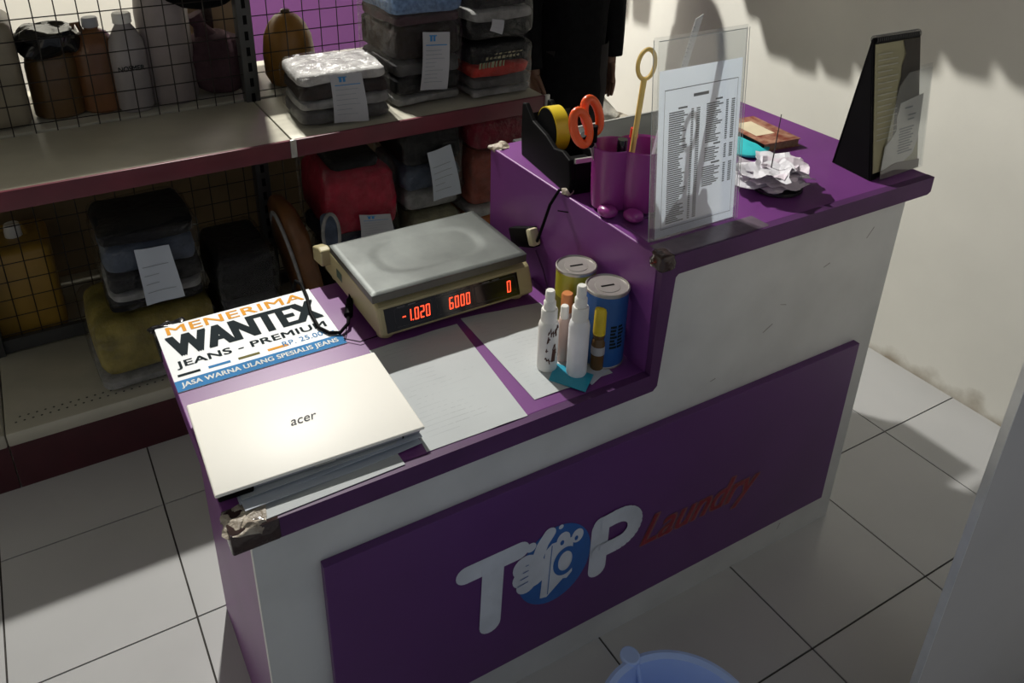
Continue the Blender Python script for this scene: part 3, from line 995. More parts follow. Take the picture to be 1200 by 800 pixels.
mb = MB()
digit(mb, '-', .036, .013)
digit(mb, '1', .055, .013)
flat(mb, disc(.0612, .0145, .0016, .0016, 8), dO, X, dV, .002)
for k, ch in enumerate('020'): digit(mb, ch, .0650 + k * .0133, .013)
mb.build('red_figures', M_led, disp, label='glowing red figures -1.020')
mb = MB()
for k, ch in enumerate('6000'): digit(mb, ch, .1475 + k * .0138, .0125)
mb.build('red_figures', M_led, disp, label='glowing red figures 6000')
mb = MB()
digit(mb, '0', .293, .012)
mb.build('red_figures', M_led, disp, label='glowing red figure 0')
mb = MB()
for a in (.03, .055, .14, .235, .26):
    flat(mb, [(a, .0475), (a + .018, .0475), (a + .018, .0495), (a, .0495)], dO, X, dV, .0016)
mb.build('print_lines', mat('dim_caption', (.10, .10, .10), .6), disp)
for fx in (.43, .755):
    for fy in (.385, .655):
        MB().lathe([(.017, 0), (.019, .004), (.016, .02)], (fx, fy, H1 + .0015), 16).build('foot', M_cream, ws, smooth=True)


def plate(u, v):
    x = .395 + u * .371
    y = .358 + v * .247
    d = min(u * .371, (1 - u) * .371, v * .247, (1 - v) * .247)
    z = .870
    if d < .004: z -= .003
    ex, ey = (u - .5) / .36, (v - .5) / .33
    r = (abs(ex) ** 3 + abs(ey) ** 3) ** (1 / 3)
    if r < 1: z -= .0018 * min(1, (1 - r) * 6)
    return (x, y, z)


MB().grid(plate, 60, 44).build('steel_plate', M_steel, ws, smooth=True, solid=-.004)
mb = MB().box((.395, .3575, .852), (.766, .3605, .868)).box((.395, .6035, .852), (.766, .6065, .868)).box((.395, .36, .852), (.398, .605, .868)).box((.763, .36, .852), (.766, .605, .868))
mb.build('plate_skirt', mat('dark_steel_skirt', (.10, .097, .085), .45, .6), ws)
mb = MB()
flat(mb, [(.60, .79), (.565, .79), (.565, .812), (.60, .812)], (.405, 0, 0), Y, Z, -.0006)
mb.build('sticker', mat('green_grey_sticker', (.06, .10, .07), .5), ws, label='small dark green sticker on the left side')
cb = MB().tube([(.42, .55, .79), (.395, .50, .772), (.37, .445, .762), (.345, .428, .757), (.325, .44, .756), (.312, .47, .756), (.315, .53, .756), (.33, .60, .756), (.337, .66, .756), (.335, .70, .745), (.33, .72, .70)], .004, 8)
cb.build('power_cable', M_black, ws, smooth=True)
MB().tube([(.40, .51, .777), (.38, .468, .766)], [.008, .010], 10).build('cable_plug', M_black, ws, smooth=True)
MB().tube([(.365, .44, .7565), (.345, .405, .7555), (.37, .378, .7555), (.41, .38, .7555)], .0012, 6).build('thin_wire', M_black, ws, smooth=True)

# --- money tins
def tin(label, x, y, r, h, m, band=None, txt=None):
    t = thing('money_tin', label, 'tin', (x, y, H1 + .001), 'money tins')
    b_ = MB().lathe([(r * .985, 0), (r, .003), (r, h - .004), (r * .985, h)], (x, y, H1 + .001), 40).build('can', m, t, smooth=True)
    ld_ = MB().lathe([(r * .98, h - .004), (r * 1.03, h - .003), (r * 1.035, h + .002), (r * .98, h + .004), (r * .93, h + .001), (r * .6, h + .0005), (r * .58, h + .0015), (r * .3, h + .0015)], (x, y, H1 + .001), 40)
    lo_ = ld_.build('lid', M_tin, t, smooth=True)
    T = rotz((x, y, H1 + .001 + h + .0017), R(-12))
    MB(T).box((-.014, -.002, -.0005), (.014, .002, .0006)).build('coin_slot', M_black, lo_)
    MB().lathe([(r * .985, -.001), (r * 1.015, .0005), (r * 1.015, .004), (r, .005)], (x, y, H1 + .001), 40).build('base_rim', M_tin, t, smooth=True)
    return t, b_


t, b_ = tin('yellow money tin with a slot in its lid, behind the white spray bottles', .782, .192, .0415, .168, M_tinyellow)
MB().lathe([(.0417, .0), (.0419, .001), (.0419, .052), (.0417, .053)], (.782, .192, H1 + .055), 40, False).build('label_band', mat('dark_olive_band', (.13, .12, .01), .4), b_, smooth=True)
t, b_ = tin('blue money tin with a slot in its lid, against the raised step', .788, .094, .043, .170, M_tinblue)


def curve_text(mb, s, cx, cy, r, a0, z0, wd, ht, bold=.02, vert=False):
    vs, fs = text_mesh(s, bold)
    x0, x1 = min(v.x for v in vs), max(v.x for v in vs)
    y0, y1 = min(v.y for v in vs), max(v.y for v in vs)
    out = []
    for v in vs:
        a = (v.x - x0) / (x1 - x0) * wd
        b_ = (v.y - y0) / (y1 - y0) * ht
        if vert: a, b_ = -b_ + ht, a
        an = a0 + a / r
        out.append((cx + r * cos(an), cy + r * sin(an), z0 + b_))
    mb.add(out, fs)


mb = MB()
rnd = random.Random(9)
for q in range(2):
    for k in range(7):      # worn, unreadable dark lettering
        a0_, z_ = R(-116) + q * .02, H1 + .098 - k * .008 - q * .0
        an_ = R(-112 + 22 * q)
        l_ = rnd.uniform(.010, .016)
        pts_ = [(.788 + .0433 * cos(an_ + t_ / .0433), .094 + .0433 * sin(an_ + t_ / .0433)) for t_ in (0, l_ * .5, l_)]
        for (pa, pb_) in zip(pts_, pts_[1:]):
            mb.add([(pa[0], pa[1], z_), (pb_[0], pb_[1], z_), (pb_[0], pb_[1], z_ + .0055), (pa[0], pa[1], z_ + .0055)], [(0, 1, 2, 3)])
mb.build('worn_print', M_inkblack, b_, kind='stuff')

# --- bottles
def spray(label, x, y, h, r, m, capm, z=H1 + .0025):
    t = thing('spray_bottle', label, 'bottle', (x, y, z))
    b_ = MB().lathe([(r * .9, 0), (r, .004), (r, h * .56), (r * .92, h * .60), (r * .80, h * .625), (r * .62, h * .66)], (x, y, z), 28).build('body', m, t, smooth=True)
    MB().lathe([(r * .78, h * .62), (r * .80, h * .63), (r * .80, h * .76), (r * .72, h * .775)], (x, y, z), 24).build('collar', capm, t, smooth=True)
    MB().lathe([(r * .60, h * .77), (r * .60, h * .86), (r * .50, h * .875), (r * .46, h * .88), (r * .46, h * .985), (r * .38, h)], (x, y, z), 20).build('spray_head', capm, t, smooth=True)
    return t, b_


t, b_ = spray('white spray bottle covered in brown handwritten marks, beside the scale', .668, .118, .182, .0205, M_whiteplastic, M_whiteplastic)
mb = MB()
rnd = random.Random(4)
for (a0, z0) in ((-2.15, .098), (-1.9, .092), (-1.55, .094), (-2.25, .078), (-2.35, .055), (-2.4, .035), (-2.1, .03), (-1.35, .1), (-1.62, .06), (-1.5, .05)):
    pts = []
    for k in range(5):
        a = a0 + k * .055 + rnd.uniform(-.06, .06)
        zz = z0 + rnd.uniform(-.006, .006) + (k % 2) * .007
        pts.append((.668 + .0206 * cos(a), .118 + .0206 * sin(a), H1 + zz))
    mb.tube(pts, .0011, 5)
for k in range(6):
    a = -1.75 + k * .06
    mb.tube([(.668 + .0206 * cos(a), .118 + .0206 * sin(a), H1 + .030), (.668 + .0206 * cos(a + .12), .118 + .0206 * sin(a + .12), H1 + .058)], .0012, 5)
mb.build('marker_scribbles', M_brownscrib, b_, kind='stuff')
spray('clean white spray bottle standing on the cyan card', .708, .072, .203, .0205, mat('bright_white_plastic', (.86, .86, .88), .35), M_whiteplastic, H1 + .005)
t = thing('small_bottle', 'small pinkish bottle with a white cap, between the two white spray bottles', 'bottle', (.712, .128, H1 + .002))
MB().lathe([(.0125, 0), (.0135, .003), (.0135, .085), (.0095, .1)], (.712, .128, H1 + .002), 20).build('body', M_pinkplastic, t, smooth=True)
MB().lathe([(.0085, .098), (.0085, .125), (.007, .128)], (.712, .128, H1 + .002), 16).build('cap', M_whiteplastic, t, smooth=True)
t = thing('small_bottle', 'pale bottle with an orange cap, in front of the yellow tin', 'bottle', (.733, .15, H1 + .002))
MB().lathe([(.0125, 0), (.0135, .003), (.0135, .09), (.011, .098)], (.733, .15, H1 + .002), 20).build('body', M_pinkplastic, t, smooth=True)
MB().lathe([(.0125, .097), (.0125, .135), (.0105, .139)], (.733, .15, H1 + .002), 16).build('cap', mat('faded_orange_plastic', (.62, .22, .07), .4), t, smooth=True)
t = thing('dropper_bottle', 'slim amber bottle with a yellow cap in front of the blue tin', 'bottle', (.757, .07, H1 + .002))
MB().lathe([(.0125, 0), (.0138, .003), (.0138, .064), (.011, .072), (.0125, .076), (.0125, .082)], (.757, .07, H1 + .002), 20).build('body', M_amber, t, smooth=True)
MB().lathe([(.0141, .036), (.0143, .037), (.0143, .054), (.0141, .055)], (.757, .07, H1 + .002), 20, False).build('label_band', mat('grey_label', (.42, .42, .42), .5), t, smooth=True)
MB().lathe([(.0125, .082), (.013, .086), (.0125, .135), (.0105, .142), (.006, .145)], (.757, .07, H1 + .002), 18).build('cap', M_yellow, t, smooth=True)
mb = MB().add([(.648, .08, H1 + .0048), (.69, .118, H1 + .0048), (.735, .05, H1 + .0048), (.689, .014, H1 + .0048)], [(0, 1, 2, 3)])
solo(mb, 'plastic_card', M_cyan, 'cyan plastic card lying under the clean white spray bottle', 'card', solid=-.0018)
mb = MB().add([(.715, .028, H1 + .0012), (.775, .052, H1 + .0012), (.765, .075, H1 + .0012), (.71, .05, H1 + .0012)], [(0, 1, 2, 3)])
solo(mb, 'paper_slip', M_paperblue, 'grey paper slip beside the cyan card, in front of the blue tin', 'paper', solid=-.0008)

# --- adaptor on the step
t = thing('power_adaptor', 'black power adaptor with a cream plug and cable on the purple step', 'adaptor', (L1 - .02, .45, .86))
T = Matrix.Translation((L1 - .002, .452, .857)) @ Matrix.Rotation(R(-24), 4, 'X')
MB(T).box((-.024, -.048, -.024), (0, .052, .024), .004).build('adaptor_box', M_black, t, smooth=True)
MB(T).box((-.028, -.058, -.02), (-.004, -.036, .022), .006).build('plug', mat('cream_plug_plastic', (.55, .5, .33), .4), t, smooth=True, label='cream plug')
MB().tube([(L1 - .02, .39, .875), (L1 - .022, .365, .93), (L1 - .018, .348, .985), (L1 - .004, .336, 1.022), (L1 + .02, .325, 1.026), (L1 + .05, .32, 1.023)], .0035, 8).build('cable', M_black, t, smooth=True)
MB().tube([(L1 - .01, .41, .84), (L1 - .006, .38, .80), (L1 - .006, .36, .765), (L1 - .008, .35, .7545)], .002, 6).build('thin_cable', M_edge, t, smooth=True)
MB().pillow((L1 + .012, .325, H2 + .006), (.03, .03, .012), .7, .7, .008, 60, 3, 18, 10).build('tape_scrap', M_torn, t, smooth=True, label='pale torn scrap of tape holding the cable')

# ================================================================== THINGS ON THE RAISED TOP
# --- tape dispenser
td = thing('tape_dispenser', 'black desk tape dispenser with a yellow roll on the raised counter top', 'tape dispenser', (.89, .43, H2))
T = rotz((.893, .43, H2), R(-8))
side = [(-.125, 0), (.125, 0), (.13, .05), (.128, .13), (.112, .134), (.09, .118), (.07, .105), (-.0, .095), (-.045, .08), (-.085, .088), (-.12, .08), (-.13, .04)]
MB(T).prism(side, 0, -.038, -.026).build('cheek', M_black, td, bev=.003)
MB(T).prism(side, 0, .026, .038).build('cheek', M_black, td, bev=.003)
MB(T).prism([(-.125, 0), (.125, 0), (.128, .05), (.09, .04), (-.04, .035), (-.075, .07), (-.12, .07), (-.13, .04)], 0, -.026, .026).build('weighted_base', M_black, td, bev=.003)
Tr = T @ Matrix.Translation((0, .035, .094)) @ Matrix.Rotation(pi / 2, 4, 'Y')
rl = MB(Tr).lathe([(.049, -.0165), (.052, -.0165), (.052, .0165), (.049, .0165), (.049, -.0165)], (0, 0, 0), 40, False).build('tape_roll', M_yellow, td, smooth=True, label='yellow tape roll')
MB(Tr).lathe([(.008, -.0185), (.049, -.0182), (.049, .0182), (.008, .0185)], (0, 0, 0), 36).build('roll_hub', M_black, td, smooth=True)
MB(T).box((-.026, -.128, .074), (.026, -.122, .084)).build('cutter_blade', M_clip, td)
MB(T).box((.030, -.04, .0965), (.037, .03, .0995)).build('bright_strip', M_clip, td, label='pale metal edge along the top')
solo(MB(rotz((.915, .335, H2), R(20))).box((-.045, -.02, .0005), (.03, .022, .035), .005), 'black_box', M_black, 'small black plastic box between the tape dispenser and the purple cup', 'box', smooth=True)

# --- pen cup
pc = thing('pen_cup', 'magenta plastic pen cup of two joined lobes standing on little shoe-like feet', 'cup', (.91, .205, H2))
c1, r1 = Vector((.935, .197)), .056
c2, r2_ = Vector((.882, .226)), .044


def outline(scale, n=64):
    cc = (c1 * .6 + c2 * .4)
    out = []
    for i in range(n):
        a = 2 * pi * i / n
        d = Vector((cos(a), sin(a)))
        best = 0
        for c, r in ((c1, r1 * scale), (c2, r2_ * scale)):
            m_ = c - cc
            bq = d.dot(m_)
            disc_ = bq * bq - (m_.dot(m_) - r * r)
            if disc_ >= 0: best = max(best, bq + math.sqrt(disc_))
        out.append(cc + d * best)
    return out


lv = [(.80, .004), (.86, .0), (.92, .03), (.96, .08), (1.0, .128), (1.025, .132), (1.0, .134), (.94, .130), (.90, .05), (.84, .014)]
vs, fs = [], []
n = 64
for s, z in lv:
    vs += [(p.x, p.y, H2 + .008 + z) for p in outline(s, n)]
for j in range(len(lv) - 1):
    for i in range(n):
        k = (i + 1) % n
        fs.append((j * n + i, j * n + k, (j + 1) * n + k, (j + 1) * n + i))
fs.append([(len(lv) - 1) * n + i for i in range(n)])
fs.append(list(range(n))[::-1])
MB().add(vs, fs).build('cup_wall', M_magenta, pc, smooth=True)
for fx, fy in ((.852, .192), (.885, .150)):
    MB().pillow((fx, fy, H2 + .0125), (.038, .044, .025), .9, .9, 0, 1, 0, 24, 14).build('foot', M_magenta, pc, smooth=True)
# contents, each one a thing
zc = H2 + .03
sc_ = thing('scissors', 'orange handled scissors standing in the magenta cup', 'scissors', (.862, .235, zc))
T = Matrix.Translation((.878, .236, zc)) @ Matrix.Rotation(R(-20), 4, 'Y') @ Matrix.Rotation(R(-2), 4, 'Z')
for s in (-1, 1):
    cx = s * .017
    MB(T).tube([(cx * 1.15 + .0165 * cos(a), .009 * s, .178 + .038 * sin(a)) for a in [i * 2 * pi / 28 for i in range(28)]], .0092, 10, True).build('handle_loop', M_orange, sc_, smooth=True, label='orange plastic loop')
    MB(T).tube([(cx * .9, .004 * s, .158), (cx * .3, .003 * s, .125)], [.0085, .007], 10).build('handle_stem', M_black, sc_, smooth=True)
    MB(T).box((-.006 + s * .002, .001 * s - .001, 0), (.006 + s * .002, .001 * s + .001, .13)).build('blade', M_tin, sc_)
bw = thing('bubble_wand', 'dull yellow stick with an oval ring at its tip, standing in the cup', 'wand', (.905, .205, zc))
T = Matrix.Translation((.905, .205, zc)) @ Matrix.Rotation(R(5), 4, 'Y') @ Matrix.Rotation(R(-18), 4, 'Z')
MB(T).tube([(0, 0, 0), (0, 0, .12), (0, 0, .25)], [.006, .0055, .006], 10).build('stick', M_yellowdull, bw, smooth=True)
MB(T).tube([(.0175 * cos(a), 0, .277 + .0295 * sin(a)) for a in [i * 2 * pi / 32 for i in range(32)]], .0045, 8, True).build('ring', M_yellowdull, bw, smooth=True)
ck = thing('box_cutter', 'lilac box cutter standing in the cup nearest the clear stand', 'cutter', (.945, .19, zc))
T = Matrix.Translation((.945, .183, zc)) @ Matrix.Rotation(R(10), 4, 'Y')
MB(T).box((-.011, -.006, 0), (.011, .006, .142), .003).build('body', M_lilac, ck, smooth=True)
MB(T).box((-.0075, -.0072, .04), (.0075, .0072, .138), .001).build('slide_channel', mat('pale_lilac', (.6, .5, .64), .3), ck, smooth=True)
MB(T).box((-.008, -.007, .132), (.008, .007, .150), .002).build('end_cap', M_post, ck, smooth=True)
rp = thing('red_pen', 'red capped pen behind the yellow stick in the cup', 'pen', (.925, .222, zc))
MB().tube([(.925, .222, zc), (.93, .224, zc + .125)], .006, 10).build('barrel', M_red, rp, smooth=True)
MB().tube([(.93, .224, zc + .118), (.931, .2245, zc + .138)], [.009, .008], 12).build('cap', M_red, rp, smooth=True)
bp_ = thing('black_marker', 'black marker leaning at the left side of the cup', 'pen', (.885, .215, zc))
MB().tube([(.885, .212, zc), (.884, .203, zc + .122)], .009, 12).build('barrel', M_black, bp_, smooth=True)
MB().tube([(.884, .203, zc + .108), (.8838, .202, zc + .13)], .0105, 12).build('cap', M_blackgloss, bp_, smooth=True)
rl_ = thing('plastic_ruler', 'pale translucent ruler leaning in the cup behind the clear stand', 'ruler', (.925, .175, zc))
a_, b_ = Vector((.920, .168, zc)), Vector((1.010, .160, 1.422))
d = (b_ - a_).normalized(); sd = Vector((d.z, 0, -d.x)).normalized()
mb = MB(); mb.add([a_ - sd * .008, a_ + sd * .008, b_ + sd * .008, b_ - sd * .008 - d * .012], [(0, 1, 2, 3)])
mb.build('blade', mat('frosted_plastic', (.62, .62, .60), .3), rl_, solid=.0016)
mb = MB()
for k in range(40):
    p = a_.lerp(b_, .1 + .85 * k / 40)
    mb.add([p - sd * .008, p - sd * .004, p - sd * .004 + d * .0008, p - sd * .008 + d * .0008], [(0, 1, 2, 3)])
for i in range(len(mb.v)): mb.v[i] = mb.v[i] + Vector((0, -.002, 0))
mb.build('graduations', M_inkdark, rl_, kind='stuff')

# --- clear stand with the price list
st = thing('price_list_stand', 'clear acrylic stand holding a printed price list on the raised counter top', 'stand', (.965, .075, H2))
tilt = Vector((0, .105, .99)).normalized()
O0 = Vector((.861, .060, H2 + .001))


def panel(mb, x0, x1, v0, v1, off, lift=0.0):
    N_ = X.cross(tilt)
    o = O0 + N_ * off
    mb.add([o + X * x0 + tilt * v0, o + X * x1 + tilt * v0, o + X * x1 + tilt * v1, o + X * x0 + tilt * v1], [(0, 1, 2, 3)])


mb = MB(); panel(mb, 0, .213, 0, .385, .0025)
mb.build('front_pane', M_acr, st, solid=.0022)
mb = MB(); panel(mb, -.008, .219, 0, .391, -.003)
mb.build('back_pane', M_acr, st, solid=.0022)
mb = MB()
for x in (-.008, .213, .219): 
    panel(mb, x - .0008, x + .0008, 0, .387, .0028 if x != -.008 else -.003)
panel(mb, 0, .213, .3838, .3852, .003)
mb.build('pane_edges', mat('bright_acrylic_edge', (.55, .58, .58), .2), st)
MB().box((.853, .06, H2 + .0005), (1.08, .15, H2 + .0032), .001).build('foot_plate', M_acr, st, smooth=True)
mb = MB(); panel(mb, .005, .2095, .004, .330, 0)
M_list = mat('blue_white_paper', (.76, .84, .95), .6, 0, .03, 5)
nt_ = M_list.node_tree
tl_ = nt_.nodes.new('ShaderNodeBsdfTranslucent')
tl_.inputs[0].default_value = (.84, .91, .98, 1)
mx_ = nt_.nodes.new('ShaderNodeMixShader')
mx_.inputs[0].default_value = .55
nt_.links.new(nt_.nodes['Principled BSDF'].outputs[0], mx_.inputs[1])
nt_.links.new(tl_.outputs[0], mx_.inputs[2])
nt_.links.new(mx_.outputs[0], nt_.nodes['Material Output'].inputs[0])
pl = mb.build('price_list', M_list, st)
mb = MB()
N_ = X.cross(tilt)


def bar(x0, x1, v0, v1):
    panel(mb, x0, x1, v0, v1, .0008)


bar(.018, .2, .292, .2935); bar(.018, .0188, .02, .292); bar(.1995, .2003, .02, .292); bar(.018, .2, .0195, .0205)
bar(.088, .126, .272, .278)
rnd = random.Random(11)


def table(x0, xa, xb, v0, v1):
    bar(x0 + .022, xa - .004, v1 + .0035, v1 + .007)
    v = v1
    while v > v0:
        bar(x0, x0 + (xa - x0) * (.55 + .42 * rnd.random()), v - .0026, v)
        bar(xa + .006, xa + .012, v - .0026, v)
        bar(xb - .009, xb, v - .0026, v)
        v -= .0042


table(.030, .078, .106, .028, .250)
table(.122, .166, .195, .178, .254)
table(.122, .166, .195, .138, .166)
table(.118, .166, .195, .088, .128)
mb.build('printed_table', M_inkdark, pl, kind='stuff')

# --- receipts on a spike
rs = thing('receipt_spike', 'metal spike holding a ruffled pile of pale receipts on a black base', 'receipt spike', (1.262, .135, H2))
MB().lathe([(.052, 0), (.056, .003), (.055, .010), (.045, .013)], (1.265, .125, H2 + .0005), 32).build('base', M_blackgloss, rs, smooth=True)
MB().tube([(1.243, .13, H2 + .008), (1.247, .13, 1.19)], [.0016, .0010], 8).build('spike', M_post, rs, smooth=True)
rnd = random.Random(5)
for k in range(13):
    a = rnd.uniform(-.9, .9)
    wd, ht = rnd.uniform(.095, .15), rnd.uniform(.06, .095)
    zz = H2 + .020 + k * .0027
    ox, oy = rnd.uniform(-.02, .028), rnd.uniform(-.018, .015)
    T = rotz((1.248 + ox, .13 + oy, zz), a)
    sd_ = rnd.uniform(0, 50)

    def P(u, v):
        x, y = (u - .5) * wd, (v - .5) * ht
        e = max(abs(u - .5), abs(v - .5)) * 2
        z = noise.noise(Vector((u * 2.2 + sd_, v * 2.2, sd_))) * .018 * e + (e ** 3) * .007 * (1 if k > 7 else -.3)
        return (x + noise.noise(Vector((v * 4, sd_, 1))) * .01, y + noise.noise(Vector((u * 4, sd_, 7))) * .01, z)
    MB(T).grid(P, 9, 7).build('receipt', M_paperpink if k % 3 else mat('pale_receipt_paper', (.72, .71, .76), .7), rs, smooth=False, solid=.0005)

# --- book, turquoise pouch
bk = thing('notebook', 'brown floral notebook with a cream label lying near the counter back edge', 'book', (1.462, .375, H2))
T = rotz((1.462, .372, H2 + .0005), R(-6))
MB(T).box((-.055, -.085, .001), (.055, .085, .018)).build('pages', mat('tan_page_block', (.30, .2, .12), .8, 0, .2, 100), bk)
MB(T).box((-.058, -.088, .018), (.058, .088, .0205), .0008).build('front_cover', M_bookred, bk, smooth=True)
MB(T).box((-.058, -.088, 0), (.058, .088, .0015)).build('back_cover', M_bookred, bk)
MB(T).box((-.0595, -.088, 0), (-.055, .088, .0205)).build('spine', M_black, bk, label='black taped spine')
mb = MB(T); mb.box((-.035, -.035, .0205), (.022, .055, .0211)); mb.build('label', M_creamlabel, bk, label='cream name label')
mb = MB(rotz((1.378, .325, H2 + .0075), R(30)))
mb.pillow((0, 0, 0), (.13, .10, .014), .6, .7, .004, 25, 3, 32, 12)
solo(mb, 'cloth_pouch', M_turq, 'flat turquoise pouch beside the floral notebook', 'pouch', smooth=True)

# --- desk calendar
dc = thing('desk_calendar', 'tall black tent calendar with a wire spiral at the right end of the raised top', 'calendar', (1.56, .11, H2))
FL, FRt = Vector((1.481, .052, H2 + .001)), Vector((1.66, .062, H2 + .001))
BL, BR = Vector((1.497, .168, H2 + .001)), Vector((1.676, .178, H2 + .001))
AL, AR = Vector((1.470, .113, 1.330)), Vector((1.634, .117, 1.326))


def quad(mb, a, b_, c, d): mb.add([a, b_, c, d], [(0, 1, 2, 3)])


mb = MB(); quad(mb, FL, FRt, AR, AL); mb.build('front_board', M_black, dc, solid=-.003)
mb = MB(); quad(mb, BR, BL, AL, AR); mb.build('back_board', M_black, dc, solid=-.003)
mb = MB(); quad(mb, FL, FRt, BR, BL); mb.build('base_board', M_black, dc, solid=.003)
mb = MB(); mb.add([FL + Vector((.002, .003, 0)), BL + Vector((.002, -.003, 0)), AL + Vector((.002, 0, -.004))], [(0, 1, 2)]); mb.build('side_gusset', M_black, dc, solid=.001)
Nf = (FRt - FL).cross(AL - FL).normalized()
if Nf.y > 0: Nf = -Nf


def onface(u, v, l=.0):
    return FL.lerp(FRt, u).lerp(AL.lerp(AR, u), v) + Nf * l


mb = MB(); mb.add([onface(.03, .05, .005), onface(.97, .05, .005), onface(.97, .955, .005), onface(.03, .955, .005)], [(0, 1, 2, 3)])
pg = mb.build('page', M_calpage, dc, solid=.0015)
mb = MB()
for k in range(16):
    v = .28 + .04 * k
    mb.add([onface(.07, v, .0072), onface(.07 + (.42 if k % 3 else .3), v, .0072), onface(.07 + (.42 if k % 3 else .3), v + .008, .0072), onface(.07, v + .008, .0072)], [(0, 1, 2, 3)])
mb.build('print_lines', mat('faded_page_print', (.42, .41, .33), .7), pg)
mb = MB()  # dark photo area on the right half of the page
pts = [(.97, .955), (.60, .955), (.66, .86), (.58, .78), (.56, .70), (.50, .62), (.44, .45), (.4, .2), (.97, .2)]
mb.add([onface(u, v, .0068) for u, v in pts], [range(len(pts))])
mb.build('printed_photo', mat('dark_photo_print', (.035, .028, .022), .4, 0, .3, 20), pg)
sp = MB()
for k in range(22):
    u = .04 + .92 * k / 21
    c = AL.lerp(AR, u) + Vector((0, -.002, -.004))
    sp.tube([c + Vector((0, .009 * cos(a), .009 * sin(a))) for a in [i * 2 * pi / 12 for i in range(12)]], .0009, 5, True)
sp.build('wire_spiral', M_post, dc, kind='stuff')

# --- leaflet holder in front of the calendar
lh = thing('card_holder', 'clear upright card holder with a printed white card leaning on the calendar', 'card holder', (1.58, .05, H2))
hA, hB = Vector((1.497, .041, H2 + .001)), Vector((1.672, .050, H2 + .001))
hU = (hB - hA).normalized()
hV = Vector((.015, .05, .28)).normalized()


def hp(x, v, l=0): return hA + hU * x + hV * v + Vector((0, -1, .1)) * l


mb = MB(); mb.add([hp(0, 0), hp(.165, 0), hp(.165, .232), hp(.075, .232), hp(.045, .205), hp(.032, .16)], [range(6)])
mb.build('front_pane', M_acr, lh, solid=.0018)
mb = MB(); mb.add([hp(.0, 0, -.008), hp(.175, 0, -.008), hp(.178, .238, -.008), (hp(.09, .238, -.008))], [range(4)])
mb.build('back_pane', M_acr, lh, solid=.0018)
mb = MB(); mb.add([hp(.004, .002, .001), hp(.15, .002, .001), hp(.15, .022, .001), hp(.12, .024, .001), hp(.06, .03, .001), hp(.004, .02, .001)], [range(6)])
mb.build('holder_lip', mat('grey_band', (.16, .14, .13), .5), lh, solid=.001)
mb = MB(); pts = [(.008, .02), (.05, .028), (.09, .026), (.125, .04), (.14, .07), (.145, .175), (.06, .165), (.052, .13), (.055, .105), (.035, .085), (.016, .075)]
mb.add([hp(x, v, -.002) for x, v in pts], [range(len(pts))])
cd_ = mb.build('card', mat('grey_white_card', (.50, .50, .47), .6), lh, solid=.0006)
mb = MB()
for (x0, x1, v) in [(.075, .105, .15), (.09, .12, .132), (.09, .115, .122)] + [(.062 + .002 * (k % 2), .118 - .006 * ((k * 7) % 3), .104 - .0062 * k) for k in range(10)]:
    mb.add([hp(x0, v, -.0005), hp(x1, v, -.0005), hp(x1, v + .0036, -.0005), hp(x0, v + .0036, -.0005)], [(0, 1, 2, 3)])
mb.build('print_lines', M_inkdark, cd_)

# ================================================================== PERSON
pr_ = thing('person', 'person in a loose black top and dark trousers standing beyond the shelf end', 'person', (1.83, 1.74, 0))
PX, PY = 1.83, 1.74


def skin_mesh(name, verts, edges, radii, m, parent, root=0, sub=2):
    me = bpy.data.meshes.new(name)
    me.from_pydata([Vector(v) - wloc(parent) for v in verts], edges, [])
    o = bpy.data.objects.new(name, me)
    COL.objects.link(o)
    md = o.modifiers.new('skin', 'SKIN')
    md.use_smooth_shade = True
    sv = me.skin_vertices[0].data
    for i, r in enumerate(radii):
        sv[i].radius = r if isinstance(r, tuple) else (r, r)
        sv[i].use_root = (i == root)
    s_ = o.modifiers.new('sub', 'SUBSURF')
    s_.levels = s_.render_levels = sub
    dg = bpy.context.evaluated_depsgraph_get()
    me2 = bpy.data.meshes.new_from_object(o.evaluated_get(dg))
    bpy.data.objects.remove(o)
    me2.name = name
    me2.materials.clear()
    me2.materials.append(m)
    for p in me2.polygons: p.use_smooth = True
    o = bpy.data.objects.new(name, me2)
    COL.objects.link(o)
    o.parent = parent
    return o


V, E_, RD = [], [], []


def vadd(p, r, par=None):
    V.append(p); RD.append(r)
    if par is not None: E_.append((par, len(V) - 1))
    return len(V) - 1


